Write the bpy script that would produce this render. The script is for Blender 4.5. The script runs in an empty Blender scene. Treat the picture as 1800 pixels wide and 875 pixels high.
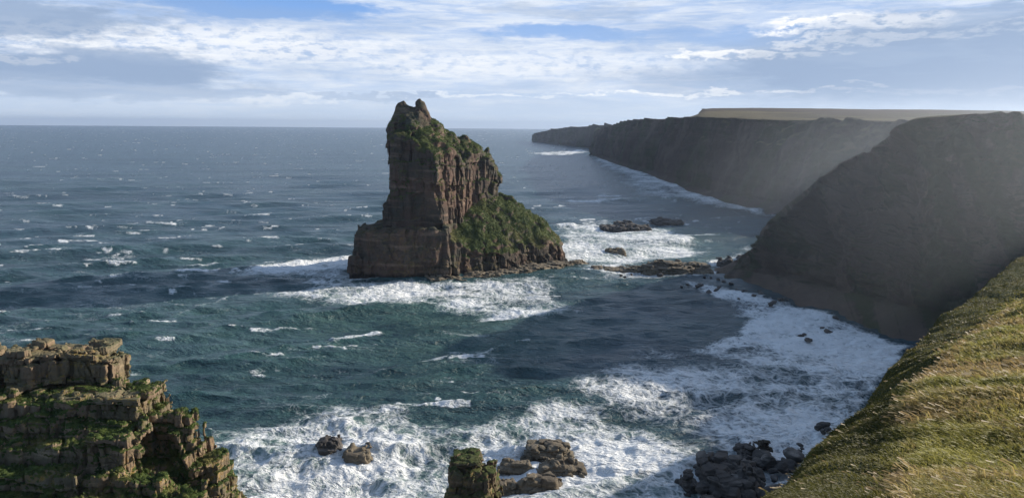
import bpy, math, random
import numpy as np
from mathutils import Matrix
R = math.radians
rng = np.random.default_rng(7)
random.seed(7)
scene = bpy.context.scene
COL = scene.collection

# ------------------------------------------------------------------ camera
CAM_H = 60.0
PITCH, ROLL = 9.46, 0.49
F_PX = 1300.0                                   # focal length in pixels of the 1800 px wide photograph
Mrot = Matrix.Rotation(R(90 - PITCH), 3, 'X') @ Matrix.Rotation(R(ROLL), 3, 'Z')
cam = bpy.data.cameras.new('camera')
cam.sensor_width = 36.0
cam.lens = F_PX / 1800 * 36
cam.clip_start = 0.2
cam.clip_end = 40000
cam_o = bpy.data.objects.new('camera', cam)
cam_o.matrix_world = Matrix.Translation((0, 0, CAM_H)) @ Mrot.to_4x4()
COL.objects.link(cam_o)
scene.camera = cam_o
Mn = np.array(Mrot)


def ray(px, py):
    d = Mn @ np.array([(px - 900) / F_PX, (437.5 - py) / F_PX, -1.0])
    return d


def sea(px, py, z=0.0):
    d = ray(px, py)
    t = (z - CAM_H) / d[2]
    return np.array([d[0] * t, d[1] * t, z])


def at(px, py, Y):
    d = ray(px, py)
    t = Y / d[1]
    return np.array([d[0] * t, Y, CAM_H + d[2] * t])


SUN_AZ, SUN_EL = 66.0, 20.0
SUN = np.array([math.sin(R(SUN_AZ)) * math.cos(R(SUN_EL)), math.cos(R(SUN_AZ)) * math.cos(R(SUN_EL)), math.sin(R(SUN_EL))])

# ------------------------------------------------------------------ noise


def H(ix, iy, iz, seed=0):
    u = lambda a: np.ascontiguousarray(np.asarray(a), dtype=np.int32).view(np.uint32)
    h = u(ix) * np.uint32(374761393) + u(iy) * np.uint32(668265263) + u(iz) * np.uint32(2147483647) + np.uint32((seed * 974711) & 0xffffffff)
    h ^= h >> np.uint32(13); h *= np.uint32(1274126177)
    h ^= h >> np.uint32(16); h *= np.uint32(2246822519)
    h ^= h >> np.uint32(15)
    return (h & np.uint32(0xffffff)).astype(np.float32) * np.float32(1 / 0xffffff)


def vn(x, y, z, seed=0):
    """value noise in -1..1"""
    x0 = np.floor(x); y0 = np.floor(y); z0 = np.floor(z)
    fx = (x - x0); fy = (y - y0); fz = (z - z0)
    fx = fx * fx * fx * (fx * (fx * 6 - 15) + 10); fy = fy * fy * fy * (fy * (fy * 6 - 15) + 10); fz = fz * fz * fz * (fz * (fz * 6 - 15) + 10)
    r = 0
    for a in (0, 1):
        wa = fx if a else 1 - fx
        for b in (0, 1):
            wb = fy if b else 1 - fy
            for c in (0, 1):
                wc = fz if c else 1 - fz
                r = r + H(x0 + a, y0 + b, z0 + c, seed) * wa * wb * wc
    return (r * 2 - 1).astype(np.float32)


def vn2(x, y, seed=0):
    x0 = np.floor(x); y0 = np.floor(y)
    fx = (x - x0); fy = (y - y0)
    fx = fx * fx * fx * (fx * (fx * 6 - 15) + 10); fy = fy * fy * fy * (fy * (fy * 6 - 15) + 10)
    zz = np.zeros(1)
    r = (H(x0, y0, zz, seed) * (1 - fx) + H(x0 + 1, y0, zz, seed) * fx) * (1 - fy) + (H(x0, y0 + 1, zz, seed) * (1 - fx) + H(x0 + 1, y0 + 1, zz, seed) * fx) * fy
    return (r * 2 - 1).astype(np.float32)


def fbm(x, y, z, s, oct=4, seed=0, gain=0.5):
    r = 0; a = 1.0; f = 1.0 / s
    for k in range(oct):
        r = r + a * vn(x * f + 17.3 * k, y * f - 9.1 * k, z * f + 4.7 * k, seed + k)
        a *= gain; f *= 2.03
    return r


def fbm2(x, y, s, oct=4, seed=0, gain=0.5):
    r = 0; a = 1.0; f = 1.0 / s
    for k in range(oct):
        c, sn = math.cos(k * 1.1), math.sin(k * 1.1)
        r = r + a * vn2((x * c - y * sn) * f + 17.3 * k, (x * sn + y * c) * f - 9.1 * k, seed + k)
        a *= gain; f *= 2.03
    return r


def sstep(a, b, x):
    t = np.clip((x - a) / (b - a), 0, 1)
    return t * t * (3 - 2 * t)


def bricks(x, y, z, cs, lh, seed, rot=0.3, dip=(0.0, 0.0), bed=1.0):
    """jointed, layered sandstone: (random value of the block, distance to nearest joint, random value of the bed)"""
    g = np.random.default_rng(seed)
    th = lh * (0.35 + 1.5 * g.random(600) ** 1.6)
    b = np.cumsum(th) - 40.0
    zw = z + 0.35 * vn2(x / 7.0, y / 7.0, seed) * lh + dip[0] * x + dip[1] * y
    k = np.clip(np.searchsorted(b, zw) - 1, 0, 597)
    dz = np.minimum(zw - b[k], b[k + 1] - zw)
    kr = H(k, np.zeros(1), np.zeros(1), seed + 5)
    c = cs * (0.6 + 0.9 * H(k, np.zeros(1), np.ones(1), seed + 6))
    cr, sr = math.cos(rot), math.sin(rot)
    wob = 0.25 * cs
    u = (x * cr - y * sr + wob * vn(x / cs, y / cs, z / cs, seed + 8)) / c + kr * 97.0
    v = (x * sr + y * cr + wob * vn(x / cs, y / cs, z / cs, seed + 9)) / c + kr * 53.0
    u0 = np.floor(u); v0 = np.floor(v)
    F1 = np.full(x.shape, 9.0, np.float32); F2 = F1.copy(); rid = np.zeros(x.shape, np.float32)
    for i in (-1, 0, 1):
        for j in (-1, 0, 1):
            jx = H(u0 + i, v0 + j, k, seed + 1) * 0.85
            jy = H(u0 + i, v0 + j, k, seed + 2) * 0.85
            du = np.abs(u0 + i + jx - u); dv = np.abs(v0 + j + jy - v)
            d = np.maximum(du, dv) + 0.15 * (du + dv)
            hv = H(u0 + i, v0 + j, k, seed + 3)
            m = d < F1
            F2 = np.where(m, F1, np.minimum(F2, d))
            rid = np.where(m, hv, rid)
            F1 = np.where(m, d, F1)
    e = (F2 - F1) * 0.5 * c
    return rid, np.minimum(e, dz * bed), kr


# ------------------------------------------------------------------ mesh helpers


def mesh_from(verts, faces, name='m', smooth=False):
    """faces: (n,4) or (n,3) index array"""
    me = bpy.data.meshes.new(name)
    faces = np.asarray(faces, np.int32)
    n, k = faces.shape
    me.vertices.add(len(verts)); me.vertices.foreach_set('co', np.asarray(verts, np.float32).ravel())
    me.loops.add(n * k); me.loops.foreach_set('vertex_index', faces.ravel())
    me.polygons.add(n); me.polygons.foreach_set('loop_start', np.arange(0, n * k, k, dtype=np.int32))
    me.polygons.foreach_set('use_smooth', np.full(n, smooth))
    me.update(calc_edges=True)
    return me


def attr(me, name, vals, typ='FLOAT'):
    a = me.attributes.new(name, typ, 'POINT')
    if typ == 'FLOAT':
        a.data.foreach_set('value', np.asarray(vals, np.float32).ravel())
    else:
        v = np.ones((len(vals), 4), np.float32); v[:, :3] = vals
        a.data.foreach_set('color', v.ravel())


def add(name, me, mat, parent=None, loc=(0, 0, 0)):
    o = bpy.data.objects.new(name, me)
    if mat is not None and me is not None and not me.materials:
        me.materials.append(mat)
    o.location = loc
    COL.objects.link(o)
    if parent is not None:
        o.parent = parent
    return o


def tag(o, label=None, cat=None, group=None, kind=None):
    if label: o['label'] = label
    if cat: o['category'] = cat
    if group: o['group'] = group
    if kind: o['kind'] = kind
    return o


def compact(verts, faces):
    u, inv = np.unique(faces, return_inverse=True)
    return verts[u], inv.reshape(faces.shape)


def face_normals(v, f):
    a = v[f[:, 2]] - v[f[:, 0]]; b = v[f[:, 3 % f.shape[1]]] - v[f[:, 1]]
    n = np.cross(a, b)
    return n / (np.linalg.norm(n, axis=1, keepdims=True) + 1e-9)


def surface_nets(F, o, h):
    S = F < 0
    cnt = np.zeros(tuple(s - 1 for s in F.shape), np.uint8)
    offs = [(a, b, c) for a in (0, 1) for b in (0, 1) for c in (0, 1)]
    for a, b, c in offs:
        cnt += S[a:F.shape[0] - 1 + a, b:F.shape[1] - 1 + b, c:F.shape[2] - 1 + c]
    act = (cnt > 0) & (cnt < 8)
    I = np.argwhere(act)
    idx = np.full(act.shape, -1, np.int32); idx[act] = np.arange(len(I))
    vals = np.stack([F[I[:, 0] + a, I[:, 1] + b, I[:, 2] + c] for a, b, c in offs], 1)
    acc = np.zeros((len(I), 3), np.float32); m = np.zeros(len(I), np.float32)
    O = np.array(offs, np.float32)
    for i in range(8):
        for j in range(i + 1, 8):
            if np.abs(O[i] - O[j]).sum() != 1: continue
            s = (vals[:, i] < 0) != (vals[:, j] < 0)
            t = vals[:, i] / np.where(s, vals[:, i] - vals[:, j], 1)
            p = O[i] + (O[j] - O[i]) * t[:, None]
            acc += np.where(s[:, None], p, 0); m += s
    V = (I + acc / m[:, None]) * h + np.asarray(o)
    Q = []
    for ax in range(3):
        b, c = (ax + 1) % 3, (ax + 2) % 3
        sl0 = [slice(1, -1)] * 3; sl0[ax] = slice(0, -1)
        sl1 = [slice(1, -1)] * 3; sl1[ax] = slice(1, None)
        A = S[tuple(sl0)]; B = S[tuple(sl1)]
        e = np.argwhere(A != B)
        base = np.ones(3, int); base[ax] = 0
        E = e + base
        inside = A[tuple(e.T)]
        q = []
        for db, dc in ((1, 1), (0, 1), (0, 0), (1, 0)):
            cc = E.copy(); cc[:, b] -= db; cc[:, c] -= dc
            q.append(idx[cc[:, 0], cc[:, 1], cc[:, 2]])
        q = np.stack(q, 1)
        q[~inside] = q[~inside][:, ::-1]
        Q.append(q)
    Q = np.concatenate(Q)
    Q = Q[(Q >= 0).all(1)]
    return V.astype(np.float32), Q


def build_solid(sdf, detail, lo, hi, h, band=2.5, k=4):
    lo = np.array(lo, float); hi = np.array(hi, float)
    n = np.ceil((hi - lo) / h / k).astype(int)
    cx = [lo[a] + (np.arange(n[a]) + 0.5) * k * h - 0.5 * h for a in range(3)]
    X, Y, Z = np.meshgrid(*cx, indexing='ij')
    C = sdf(X.ravel(), Y.ravel(), Z.ravel()).reshape(X.shape).astype(np.float32)
    near = np.abs(C) < band + k * h * 1.3
    F = np.repeat(np.repeat(np.repeat(C, k, 0), k, 1), k, 2)
    M = np.repeat(np.repeat(np.repeat(near, k, 0), k, 1), k, 2)
    P = np.argwhere(M)
    for s in range(0, len(P), 600000):
        p = P[s:s + 600000]
        w = (p * h + lo).astype(np.float32)
        d = sdf(w[:, 0], w[:, 1], w[:, 2])
        F[p[:, 0], p[:, 1], p[:, 2]] = detail(w[:, 0], w[:, 1], w[:, 2], d)
    return surface_nets(F, lo, h)


def drop_islands(V, Q, keep_min=60):
    """remove tiny floating fragments"""
    lab = np.arange(len(V))
    while True:
        m = lab[Q].min(1)
        new = lab.copy()
        np.minimum.at(new, Q.ravel(), np.repeat(m, Q.shape[1]))
        new = new[new]
        if (new == lab).all(): break
        lab = new
    c = np.bincount(lab[Q[:, 0]], minlength=len(V))
    keep = c[lab[Q[:, 0]]] >= keep_min
    return compact(V, Q[keep])


class RBF:
    def __init__(s, pts):
        pts = np.array(pts, float)
        s.p = pts[:, :2]
        d = np.linalg.norm(s.p[:, None] - s.p[None], axis=2)
        n = len(pts)
        A = np.zeros((n + 3, n + 3)); A[:n, :n] = d
        A[:n, n] = 1; A[:n, n + 1:] = s.p; A[n, :n] = 1; A[n + 1:, :n] = s.p.T
        s.w = np.linalg.solve(A, np.concatenate([pts[:, 2], np.zeros(3)]))

    def __call__(s, x, y):
        r = s.w[-3] + s.w[-2] * x + s.w[-1] * y
        for (a, b), w in zip(s.p, s.w):
            r = r + w * np.sqrt((x - a) ** 2 + (y - b) ** 2)
        return r


def halfplanes(poly, x, y):
    """signed distance-like value to a convex ccw polygon"""
    d = np.full(np.shape(x), -1e9)
    n = len(poly)
    for i in range(n):
        a = np.array(poly[i][:2]); b = np.array(poly[(i + 1) % n][:2])
        e = b - a; L = math.hypot(*e)
        d = np.maximum(d, ((x - a[0]) * e[1] - (y - a[1]) * e[0]) / L)
    return d


def smin(a, b, k):
    h = np.clip(0.5 + 0.5 * (b - a) / k, 0, 1)
    return b + (a - b) * h - k * h * (1 - h)


def catmull(P, n):
    """P: (m, ...) control rows -> n rows"""
    P = np.asarray(P, float)
    m = len(P)
    t = np.linspace(0, m - 1 - 1e-6, n)
    i = t.astype(int); f = (t - i).reshape((-1,) + (1,) * (P.ndim - 1))
    p = lambda k: P[np.clip(k, 0, m - 1)]
    p0, p1, p2, p3 = p(i - 1), p(i), p(i + 1), p(i + 2)
    c = 0.5 * (2 * p1 + (p2 - p0) * f + (2 * p0 - 5 * p1 + 4 * p2 - p3) * f ** 2 + (3 * p1 - p0 - 3 * p2 + p3) * f ** 3)
    l = p1 + (p2 - p1) * f
    return 0.6 * c + 0.4 * l


def resample_even(P, n, w=None):
    """resample grid rows (axis 0) evenly in mean arc length"""
    P = np.asarray(P)
    d = np.linalg.norm(np.diff(P, axis=0), axis=-1)
    d = d.mean(1) if d.ndim > 1 else d
    if w is not None: d = d * w
    s = np.concatenate([[0], np.cumsum(d)]); s /= s[-1]
    t = np.linspace(0, 1, n)
    i = np.clip(np.searchsorted(s, t) - 1, 0, len(s) - 2)
    f = ((t - s[i]) / (s[i + 1] - s[i] + 1e-9)).reshape((-1,) + (1,) * (P.ndim - 1))
    return P[i] * (1 - f) + P[i + 1] * f


def grid_faces(ns, nt):
    i, j = np.meshgrid(np.arange(ns - 1), np.arange(nt - 1), indexing='ij')
    a = (i * nt + j).ravel()
    return np.stack([a, a + nt, a + nt + 1, a + 1], 1)


def grid_normals(G):
    du = np.gradient(G, axis=0); dv = np.gradient(G, axis=1)
    n = np.cross(du, dv)
    return n / (np.linalg.norm(n, axis=2, keepdims=True) + 1e-9)


# ------------------------------------------------------------------ shader node helpers
class E:
    """a node socket with arithmetic"""
    def __init__(s, nt, sock): s.nt, s.s = nt, sock
    def _m(s, op, *o, clamp=False):
        n = s.nt.nodes.new('ShaderNodeMath'); n.operation = op; n.use_clamp = clamp
        for i, v in enumerate((s,) + o):
            if isinstance(v, E): s.nt.links.new(v.s, n.inputs[i])
            else: n.inputs[i].default_value = v
        return E(s.nt, n.outputs[0])
    def __add__(s, o): return s._m('ADD', o)
    __radd__ = __add__
    def __sub__(s, o): return s._m('SUBTRACT', o)
    def __rsub__(s, o): return (s * -1) + o
    def __mul__(s, o): return s._m('MULTIPLY', o)
    __rmul__ = __mul__
    def __truediv__(s, o): return s._m('DIVIDE', o)
    def pow(s, o): return s._m('POWER', o)
    def abs(s): return s._m('ABSOLUTE')
    def max(s, o): return s._m('MAXIMUM', o)
    def min(s, o): return s._m('MINIMUM', o)
    def clamp(s): return s._m('ADD', 0.0, clamp=True)
    def step(s, a, b):
        n = s.nt.nodes.new('ShaderNodeMapRange'); n.interpolation_type = 'SMOOTHSTEP'
        s.nt.links.new(s.s, n.inputs[0])
        for i, v in ((1, a), (2, b)):
            if isinstance(v, E): s.nt.links.new(v.s, n.inputs[i])
            else: n.inputs[i].default_value = v
        n.inputs[3].default_value = 0; n.inputs[4].default_value = 1
        return E(s.nt, n.outputs[0])


class NT:
    def __init__(s, nt): s.nt = nt; nt.nodes.clear()
    def n(s, t, **k):
        n = s.nt.nodes.new(t)
        for a, b in k.items(): setattr(n, a, b)
        return n
    def link(s, a, b): s.nt.links.new(a.s if isinstance(a, E) else a, b)
    def pos(s): return s.n('ShaderNodeNewGeometry').outputs['Position']
    def sep(s, v):
        n = s.n('ShaderNodeSeparateXYZ'); s.link(v, n.inputs[0])
        return [E(s.nt, o) for o in n.outputs]
    def comb(s, x, y, z):
        n = s.n('ShaderNodeCombineXYZ')
        for i, v in enumerate((x, y, z)):
            if isinstance(v, E): s.link(v, n.inputs[i])
            else: n.inputs[i].default_value = v
        return n.outputs[0]
    def mapping(s, v, scale=(1, 1, 1), rot=(0, 0, 0), loc=(0, 0, 0)):
        n = s.n('ShaderNodeMapping'); s.link(v, n.inputs[0])
        n.inputs['Scale'].default_value = scale; n.inputs['Rotation'].default_value = rot; n.inputs['Location'].default_value = loc
        return n.outputs[0]
    def noise(s, v, scale, detail=4, rough=0.55, dist=0.0, color=False):
        n = s.n('ShaderNodeTexNoise'); s.link(v, n.inputs['Vector'])
        n.inputs['Scale'].default_value = scale; n.inputs['Detail'].default_value = detail
        n.inputs['Roughness'].default_value = rough; n.inputs['Distortion'].default_value = dist
        return n.outputs['Color'] if color else E(s.nt, n.outputs[0])
    def voro(s, v, scale, feature='F1', rnd=1.0, out='Distance', smooth=None):
        n = s.n('ShaderNodeTexVoronoi', feature=feature); s.link(v, n.inputs['Vector'])
        n.inputs['Scale'].default_value = scale; n.inputs['Randomness'].default_value = rnd
        return E(s.nt, n.outputs[out])
    def vadd(s, a, b, op='ADD'):
        n = s.n('ShaderNodeVectorMath', operation=op)
        for i, v in enumerate((a, b)):
            if isinstance(v, tuple): n.inputs[i].default_value = v
            else: s.link(v, n.inputs[i])
        return n.outputs[0]
    def vscale(s, a, k):
        n = s.n('ShaderNodeVectorMath', operation='SCALE'); s.link(a, n.inputs[0]); n.inputs['Scale'].default_value = k
        return n.outputs[0]
    def warp(s, v, scale, amt, detail=2):
        c = s.noise(v, scale, detail, color=True)
        return s.vadd(v, s.vscale(s.vadd(c, (.5, .5, .5), 'SUBTRACT'), amt))
    def mix(s, f, a, b):
        n = s.n('ShaderNodeMix', data_type='RGBA', clamp_factor=True)
        if isinstance(f, E): s.link(f, n.inputs[0])
        else: n.inputs[0].default_value = f
        for i, v in ((6, a), (7, b)):
            if isinstance(v, tuple): n.inputs[i].default_value = v + (1,)
            else: s.link(v, n.inputs[i])
        return n.outputs[2]
    def attr(s, name):
        return s.n('ShaderNodeAttribute', attribute_name=name)
    def bump(s, h, strength, dist, normal=None):
        n = s.n('ShaderNodeBump'); s.link(h, n.inputs['Height'])
        if isinstance(strength, E): s.link(strength, n.inputs['Strength'])
        else: n.inputs['Strength'].default_value = strength
        n.inputs['Distance'].default_value = dist
        if normal is not None: s.link(normal, n.inputs['Normal'])
        return n.outputs[0]
    def bsdf(s, color, rough=0.9, spec=0.3, normal=None):
        b = s.n('ShaderNodeBsdfPrincipled')
        if isinstance(color, tuple): b.inputs['Base Color'].default_value = color + (1,)
        else: s.link(color, b.inputs['Base Color'])
        if isinstance(rough, E): s.link(rough, b.inputs['Roughness'])
        else: b.inputs['Roughness'].default_value = rough
        b.inputs['Specular IOR Level'].default_value = spec
        if normal is not None: s.link(normal, b.inputs['Normal'])
        return b
    def out(s, sh, vol=None):
        o = s.n('ShaderNodeOutputMaterial')
        if sh is not None: s.link(sh, o.inputs['Surface'])
        if vol is not None: s.link(vol, o.inputs['Volume'])


def material(name):
    m = bpy.data.materials.new(name); m.use_nodes = True
    return m, NT(m.node_tree)


def rock_material(name, c_main, c_alt, c_pale, scale, lichen=0.0, moss=0.0, beds=1.0, wet=0.0, bumpd=0.15, moss_col=(.045, .065, .018)):
    m, n = material(name)
    p = n.pos()
    x, y, z = n.sep(p)
    a = n.noise(p, 0.12 / scale, 4, .6)
    col = n.mix(a.step(.36, .64), c_main, c_alt)
    b = n.noise(n.mapping(p, (.25, .25, 2.2)), .35 / scale, 5, .65)
    col = n.mix(b.step(.5, .72) * .75, col, c_pale)
    d = n.noise(n.warp(p, .8 / scale, .8 * scale), 1.1 / scale, 5, .7)
    col = n.mix(d.step(.52, .75) * .6, col, tuple(c * .45 for c in c_main))
    nz = n.sep(n.n('ShaderNodeNewGeometry').outputs['True Normal'])[2]
    if lichen:
        l = n.noise(p, .9 / scale, 4, .7)
        f = l.step(.47, .62) * (nz + .25).step(.0, .7) * lichen * n.noise(p, .1 / scale, 2).step(.4, .6)
        col = n.mix(f, col, (.34, .20, .045))
    if moss:
        l = n.noise(p, .45 / scale, 5, .7)
        f = (l + nz * .35).step(.55, .75) * moss
        col = n.mix(f, col, moss_col)
    if wet:
        f = (z + n.noise(p, .5, 2) * 2.0).step(wet + 1.0, wet - .4)
        col = n.mix(f * .75, col, (.012, .011, .010))
    g = n.noise(p, 2.2 / scale, 6, .7)
    cr = n.voro(n.mapping(n.warp(p, 1. / scale, .5 * scale), (1, 1, 1.6)), .9 / scale, 'DISTANCE_TO_EDGE')
    hgt = g * .7 + cr.step(0, .08) * .35
    bm = n.bump(hgt, .9, bumpd * scale)
    n.out(n.bsdf(col, .88, .25, bm).outputs[0])
    return m


def leaf_material(name, dark, light, dry, scale=1.0, trans=.35):
    m, n = material(name)
    p = n.pos()
    col = n.mix(n.noise(p, .55 / scale, 3).step(.35, .65), dark, light)
    col = n.mix(n.noise(p, .16 / scale, 4, .6).step(.5, .68) * .8, col, dry)
    col = n.mix(n.noise(p, 3.1 / scale, 2).step(.45, .7) * .5, col, light)
    b = n.bsdf(col, .75, .2)
    t = n.n('ShaderNodeBsdfTranslucent'); n.link(col, t.inputs[0])
    mx = n.n('ShaderNodeMixShader'); mx.inputs[0].default_value = trans
    n.link(b.outputs[0], mx.inputs[1]); n.link(t.outputs[0], mx.inputs[2])
    n.out(mx.outputs[0])
    return m


def scatter_leaves(V, F, n, size, seed, flat=.4, up=.15):
    """n small leaf sprays spread over faces F of V"""
    g = np.random.default_rng(seed)
    a = V[F[:, 2]] - V[F[:, 0]]; b = V[F[:, 3]] - V[F[:, 1]]
    nr = np.cross(a, b); A = np.linalg.norm(nr, axis=1)
    nr = nr / (A[:, None] + 1e-9)
    pick = g.choice(len(F), n, p=A / A.sum())
    q = F[pick]; u = g.random((n, 1)); w = g.random((n, 1))
    P = (V[q[:, 0]] * (1 - u) + V[q[:, 1]] * u) * (1 - w) + (V[q[:, 3]] * (1 - u) + V[q[:, 2]] * u) * w
    N = nr[pick]
    sz = size * (0.5 + g.random((n, 1)) ** 2 * 1.1)
    clump = (vn(P[:, 0] / (size * 5), P[:, 1] / (size * 5), P[:, 2] / (size * 5), seed) * .5 + .5)[:, None]
    P = P + N * sz * (up + clump * 1.2 * g.random((n, 1)))
    d1 = g.normal(size=(n, 3)); d1 -= N * (d1 * N).sum(1, keepdims=True) * flat; d1 /= np.linalg.norm(d1, axis=1, keepdims=True)
    d2 = np.cross(d1, N + .7 * g.normal(size=(n, 3))); d2 /= np.linalg.norm(d2, axis=1, keepdims=True) + 1e-9
    v = np.stack([P - d1 * sz, P - d2 * sz * .4, P + d1 * sz, P + d2 * sz * .4], 1).reshape(-1, 3)
    return v, np.arange(4 * n).reshape(-1, 4)


def join(*parts):
    vs, fs, o = [], [], 0
    for v, f in parts:
        vs.append(v); fs.append(f + o); o += len(v)
    return np.concatenate(vs), np.concatenate(fs)


# ------------------------------------------------------------------ rock materials
M_STACK = rock_material('stack_sandstone', (.118, .074, .056), (.062, .057, .046), (.27, .185, .135), 1.6, lichen=.35, moss=.35, wet=2.6, bumpd=.25)
M_CRAG = rock_material('crag_sandstone', (.19, .135, .090), (.145, .125, .080), (.36, .275, .175), .55, lichen=1.0, moss=.45, wet=1.0, bumpd=.14)
M_PIN = rock_material('pinnacle_sandstone', (.15, .11, .072), (.13, .105, .065), (.26, .19, .12), .6, lichen=.8, moss=.45, wet=1.5, bumpd=.14, moss_col=(.06, .07, .022))
M_REEF = rock_material('reef_rock', (.125, .102, .074), (.17, .142, .10), (.27, .225, .165), .8, lichen=0, moss=.0, wet=-.5, bumpd=.12)
M_BOULD = rock_material('boulder_rock', (.055, .05, .046), (.09, .08, .072), (.26, .235, .21), .6, wet=.3, bumpd=.1)
M_CLIFF = rock_material('headland_rock', (.066, .046, .035), (.05, .045, .036), (.10, .075, .055), 5.0, moss=.5, bumpd=.3, moss_col=(.03, .042, .016))
M_VEG = leaf_material('crag_plants', (.034, .060, .016), (.10, .135, .034), (.19, .16, .055), .5)
M_TURF = leaf_material('stack_turf', (.046, .074, .022), (.11, .135, .042), (.19, .165, .075), 3.0)

# ------------------------------------------------------------------ the sea stack


def mk_stack():
    xy = lambda px, Y: at(px, 350, Y)[:2]
    tower = [xy(679, 297), xy(766, 291.5), xy(874, 328), xy(812, 344), xy(700, 326)]
    roof = []
    for px, py, Y in ((681, 243, 298), (700, 238, 296), (766, 268, 291.5), (730, 250, 294), (872, 300, 328), (820, 285, 309),
                      (688, 214, 306), (694, 192, 308), (701, 183, 308), (709, 181, 309), (716, 187, 309), (724, 198, 309), (731, 188, 310), (738, 176, 310), (746, 179, 311), (754, 194, 312), (760, 210, 313), (772, 219, 316), (738, 206, 305), (705, 212, 302), (745, 232, 300), (800, 236, 320), (820, 243, 323),
                      (832, 253, 326), (858, 266, 331), (735, 222, 302), (790, 255, 306), (840, 275, 315)):
        roof.append(at(px, py, Y))
    for px, Y, z in ((700, 326, 52), (812, 338, 38), (660, 310, 46), (760, 332, 48), (900, 330, 36)):
        roof.append(np.array([*xy(px, Y), z]))
    roof = RBF(roof)
    plinth = [sea(611, 490)[:2], sea(700, 491.5)[:2], sea(790, 490)[:2], xy(800, 320), xy(690, 330), xy(628, 312)]
    should = [sea(772, 489)[:2], sea(878, 478)[:2], sea(988, 459)[:2], xy(985, 345), xy(900, 362), xy(790, 350)]
    sh = []
    for px, py, Y in ((785, 412, 293), (827, 440, 297), (868, 425, 304), (920, 430, 313), (985, 430, 326), (991, 440, 330),
                      (778, 405, 295), (812, 374, 308), (845, 350, 318), (882, 341, 330), (905, 355, 334), (932, 370, 337), (962, 394, 338), (985, 428, 336), (900, 392, 318), (850, 396, 306), (945, 402, 326)):
        sh.append(at(px, py, Y))
    for px, Y, z in ((990, 345, 7), (900, 362, 12), (800, 350, 22), (760, 300, 24)):
        sh.append(np.array([*xy(px, Y), z]))
    sh = RBF(sh)
    def comps(x, y, z):
        w = 1.6 * vn(x / 13, y / 13, z / 22, 3)
        t = np.maximum(halfplanes(tower, x, y) + .012 * z - .5 + w, (z - roof(x, y)) * .62)
        p = np.maximum(halfplanes(plinth, x, y) + .10 * (z - 2) - .3 + w, z - 18.4 - .06 * (x + 50))
        s = np.maximum(halfplanes(should, x, y) + .16 * (z - 1) - .4 + w * .8, (z - sh(x, y)) * .75)
        return t, p, s

    def sdf(x, y, z):
        t, p, s = comps(x, y, z)
        return np.minimum(np.minimum(t, p), s)

    def detail(x, y, z, d):
        t, p, s = comps(x, y, z)
        r1, e1, k1 = bricks(x, y, z, 3.6, 9.0, 11, .35, (.02, .015), 2.5)
        r2, e2, k2 = bricks(x, y, z, 1.6, 3.2, 12, .35, (.02, .015), 2.5)
        gul = np.abs(vn(x / 9, y / 9, z / 60, 41))
        top = (z - np.where(s < np.minimum(t, p), sh(x, y), roof(x, y)))
        soft = sstep(-3.0, -.8, top) * (s < p)                       # turf-covered upper surfaces
        rough = (r1 - .5) * 2.5 + (k1 - .5) * .5 + (r2 - .5) * 1.1 + (k2 - .5) * .4 + .8 * vn(x / 2.6, y / 2.6, z / 26, 44) + .7 * np.exp(-(e1 / .35) ** 2) + .35 * np.exp(-(e2 / .25) ** 2)
        rough = rough + 1.6 * np.exp(-(gul / .10) ** 2) - .3
        f = fbm(x, y, z, 5.0, 4, 21)
        pk = 1 - .22 * sstep(58, 66, z) * (t < s)
        return np.maximum(d + rough * (1 - .86 * soft) * pk * .85 + f * (.35 + .9 * soft) * pk, d - 1.0 - 1.2 * soft)

    V, Q = build_solid(sdf, detail, (-82, 282, -3), (32, 352, 78), .36, band=4.2)
    V, Q = drop_islands(V, Q, 3000)
    N = face_normals(V, Q); C = V[Q].mean(1)
    x, y, z = C.T
    t, p, s = comps(x, y, z)
    onsh = s < np.minimum(t, p) + 1.0
    msk = fbm(x, y, z, 6.0, 4, 77)
    turf = np.where(onsh, (N[:, 2] > .30 + .25 * msk) & (z > 7), (N[:, 2] > .40 + .3 * msk) & (z > 30) & (z < 63 + 4 * msk))
    root = tag(add('sea_stack', None, None, loc=(-25, 305, 0)), 'tall sandstone sea stack with twin rocky peaks and a green grassy shoulder', 'sea stack')
    off = np.array([-25, 305, 0])
    v, f = compact(V - off, Q[~turf]); add('rock_body', mesh_from(v, f, 'stack_rock'), M_STACK, root)
    v, f = compact(V - off, Q[turf])
    lv = scatter_leaves(v, f, 52000, .30, 5)
    v, f = join((v, f), lv)
    add('turf', mesh_from(v, f, 'stack_turf'), M_TURF, root)
    # wave-cut shelf round the foot
    shelf = [sea(735, 493)[:2], sea(800, 495)[:2], sea(880, 488)[:2], sea(985, 470)[:2], sea(1030, 461)[:2], sea(1036, 455)[:2], sea(985, 446)[:2], xy(850, 310), xy(740, 300)]

    def sd(x, y, z):
        return np.maximum(halfplanes(shelf, x, y) + 1.5 * fbm(x, y, z * .3, 6, 3, 9) + .5 * z, z - 1.1 - .7 * vn2(x / 6, y / 6, 4))

    def det(x, y, z, d):
        r, e, k = bricks(x, y, z, 2.2, .6, 31, .2, (.03, .02))
        return d + (r - .5) * 1.3 + (k - .5) * .8 + .3 * np.exp(-(e / .2) ** 2)
    V, Q = build_solid(sd, det, (-45, 280, -2), (36, 325, 5), .36, band=3)
    V, Q = drop_islands(V, Q)
    add('base_ledge', mesh_from(V - off, Q, 'stack_ledge'), M_REEF, root)


mk_stack()

# ------------------------------------------------------------------ craggy outcrop, lower left


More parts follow.
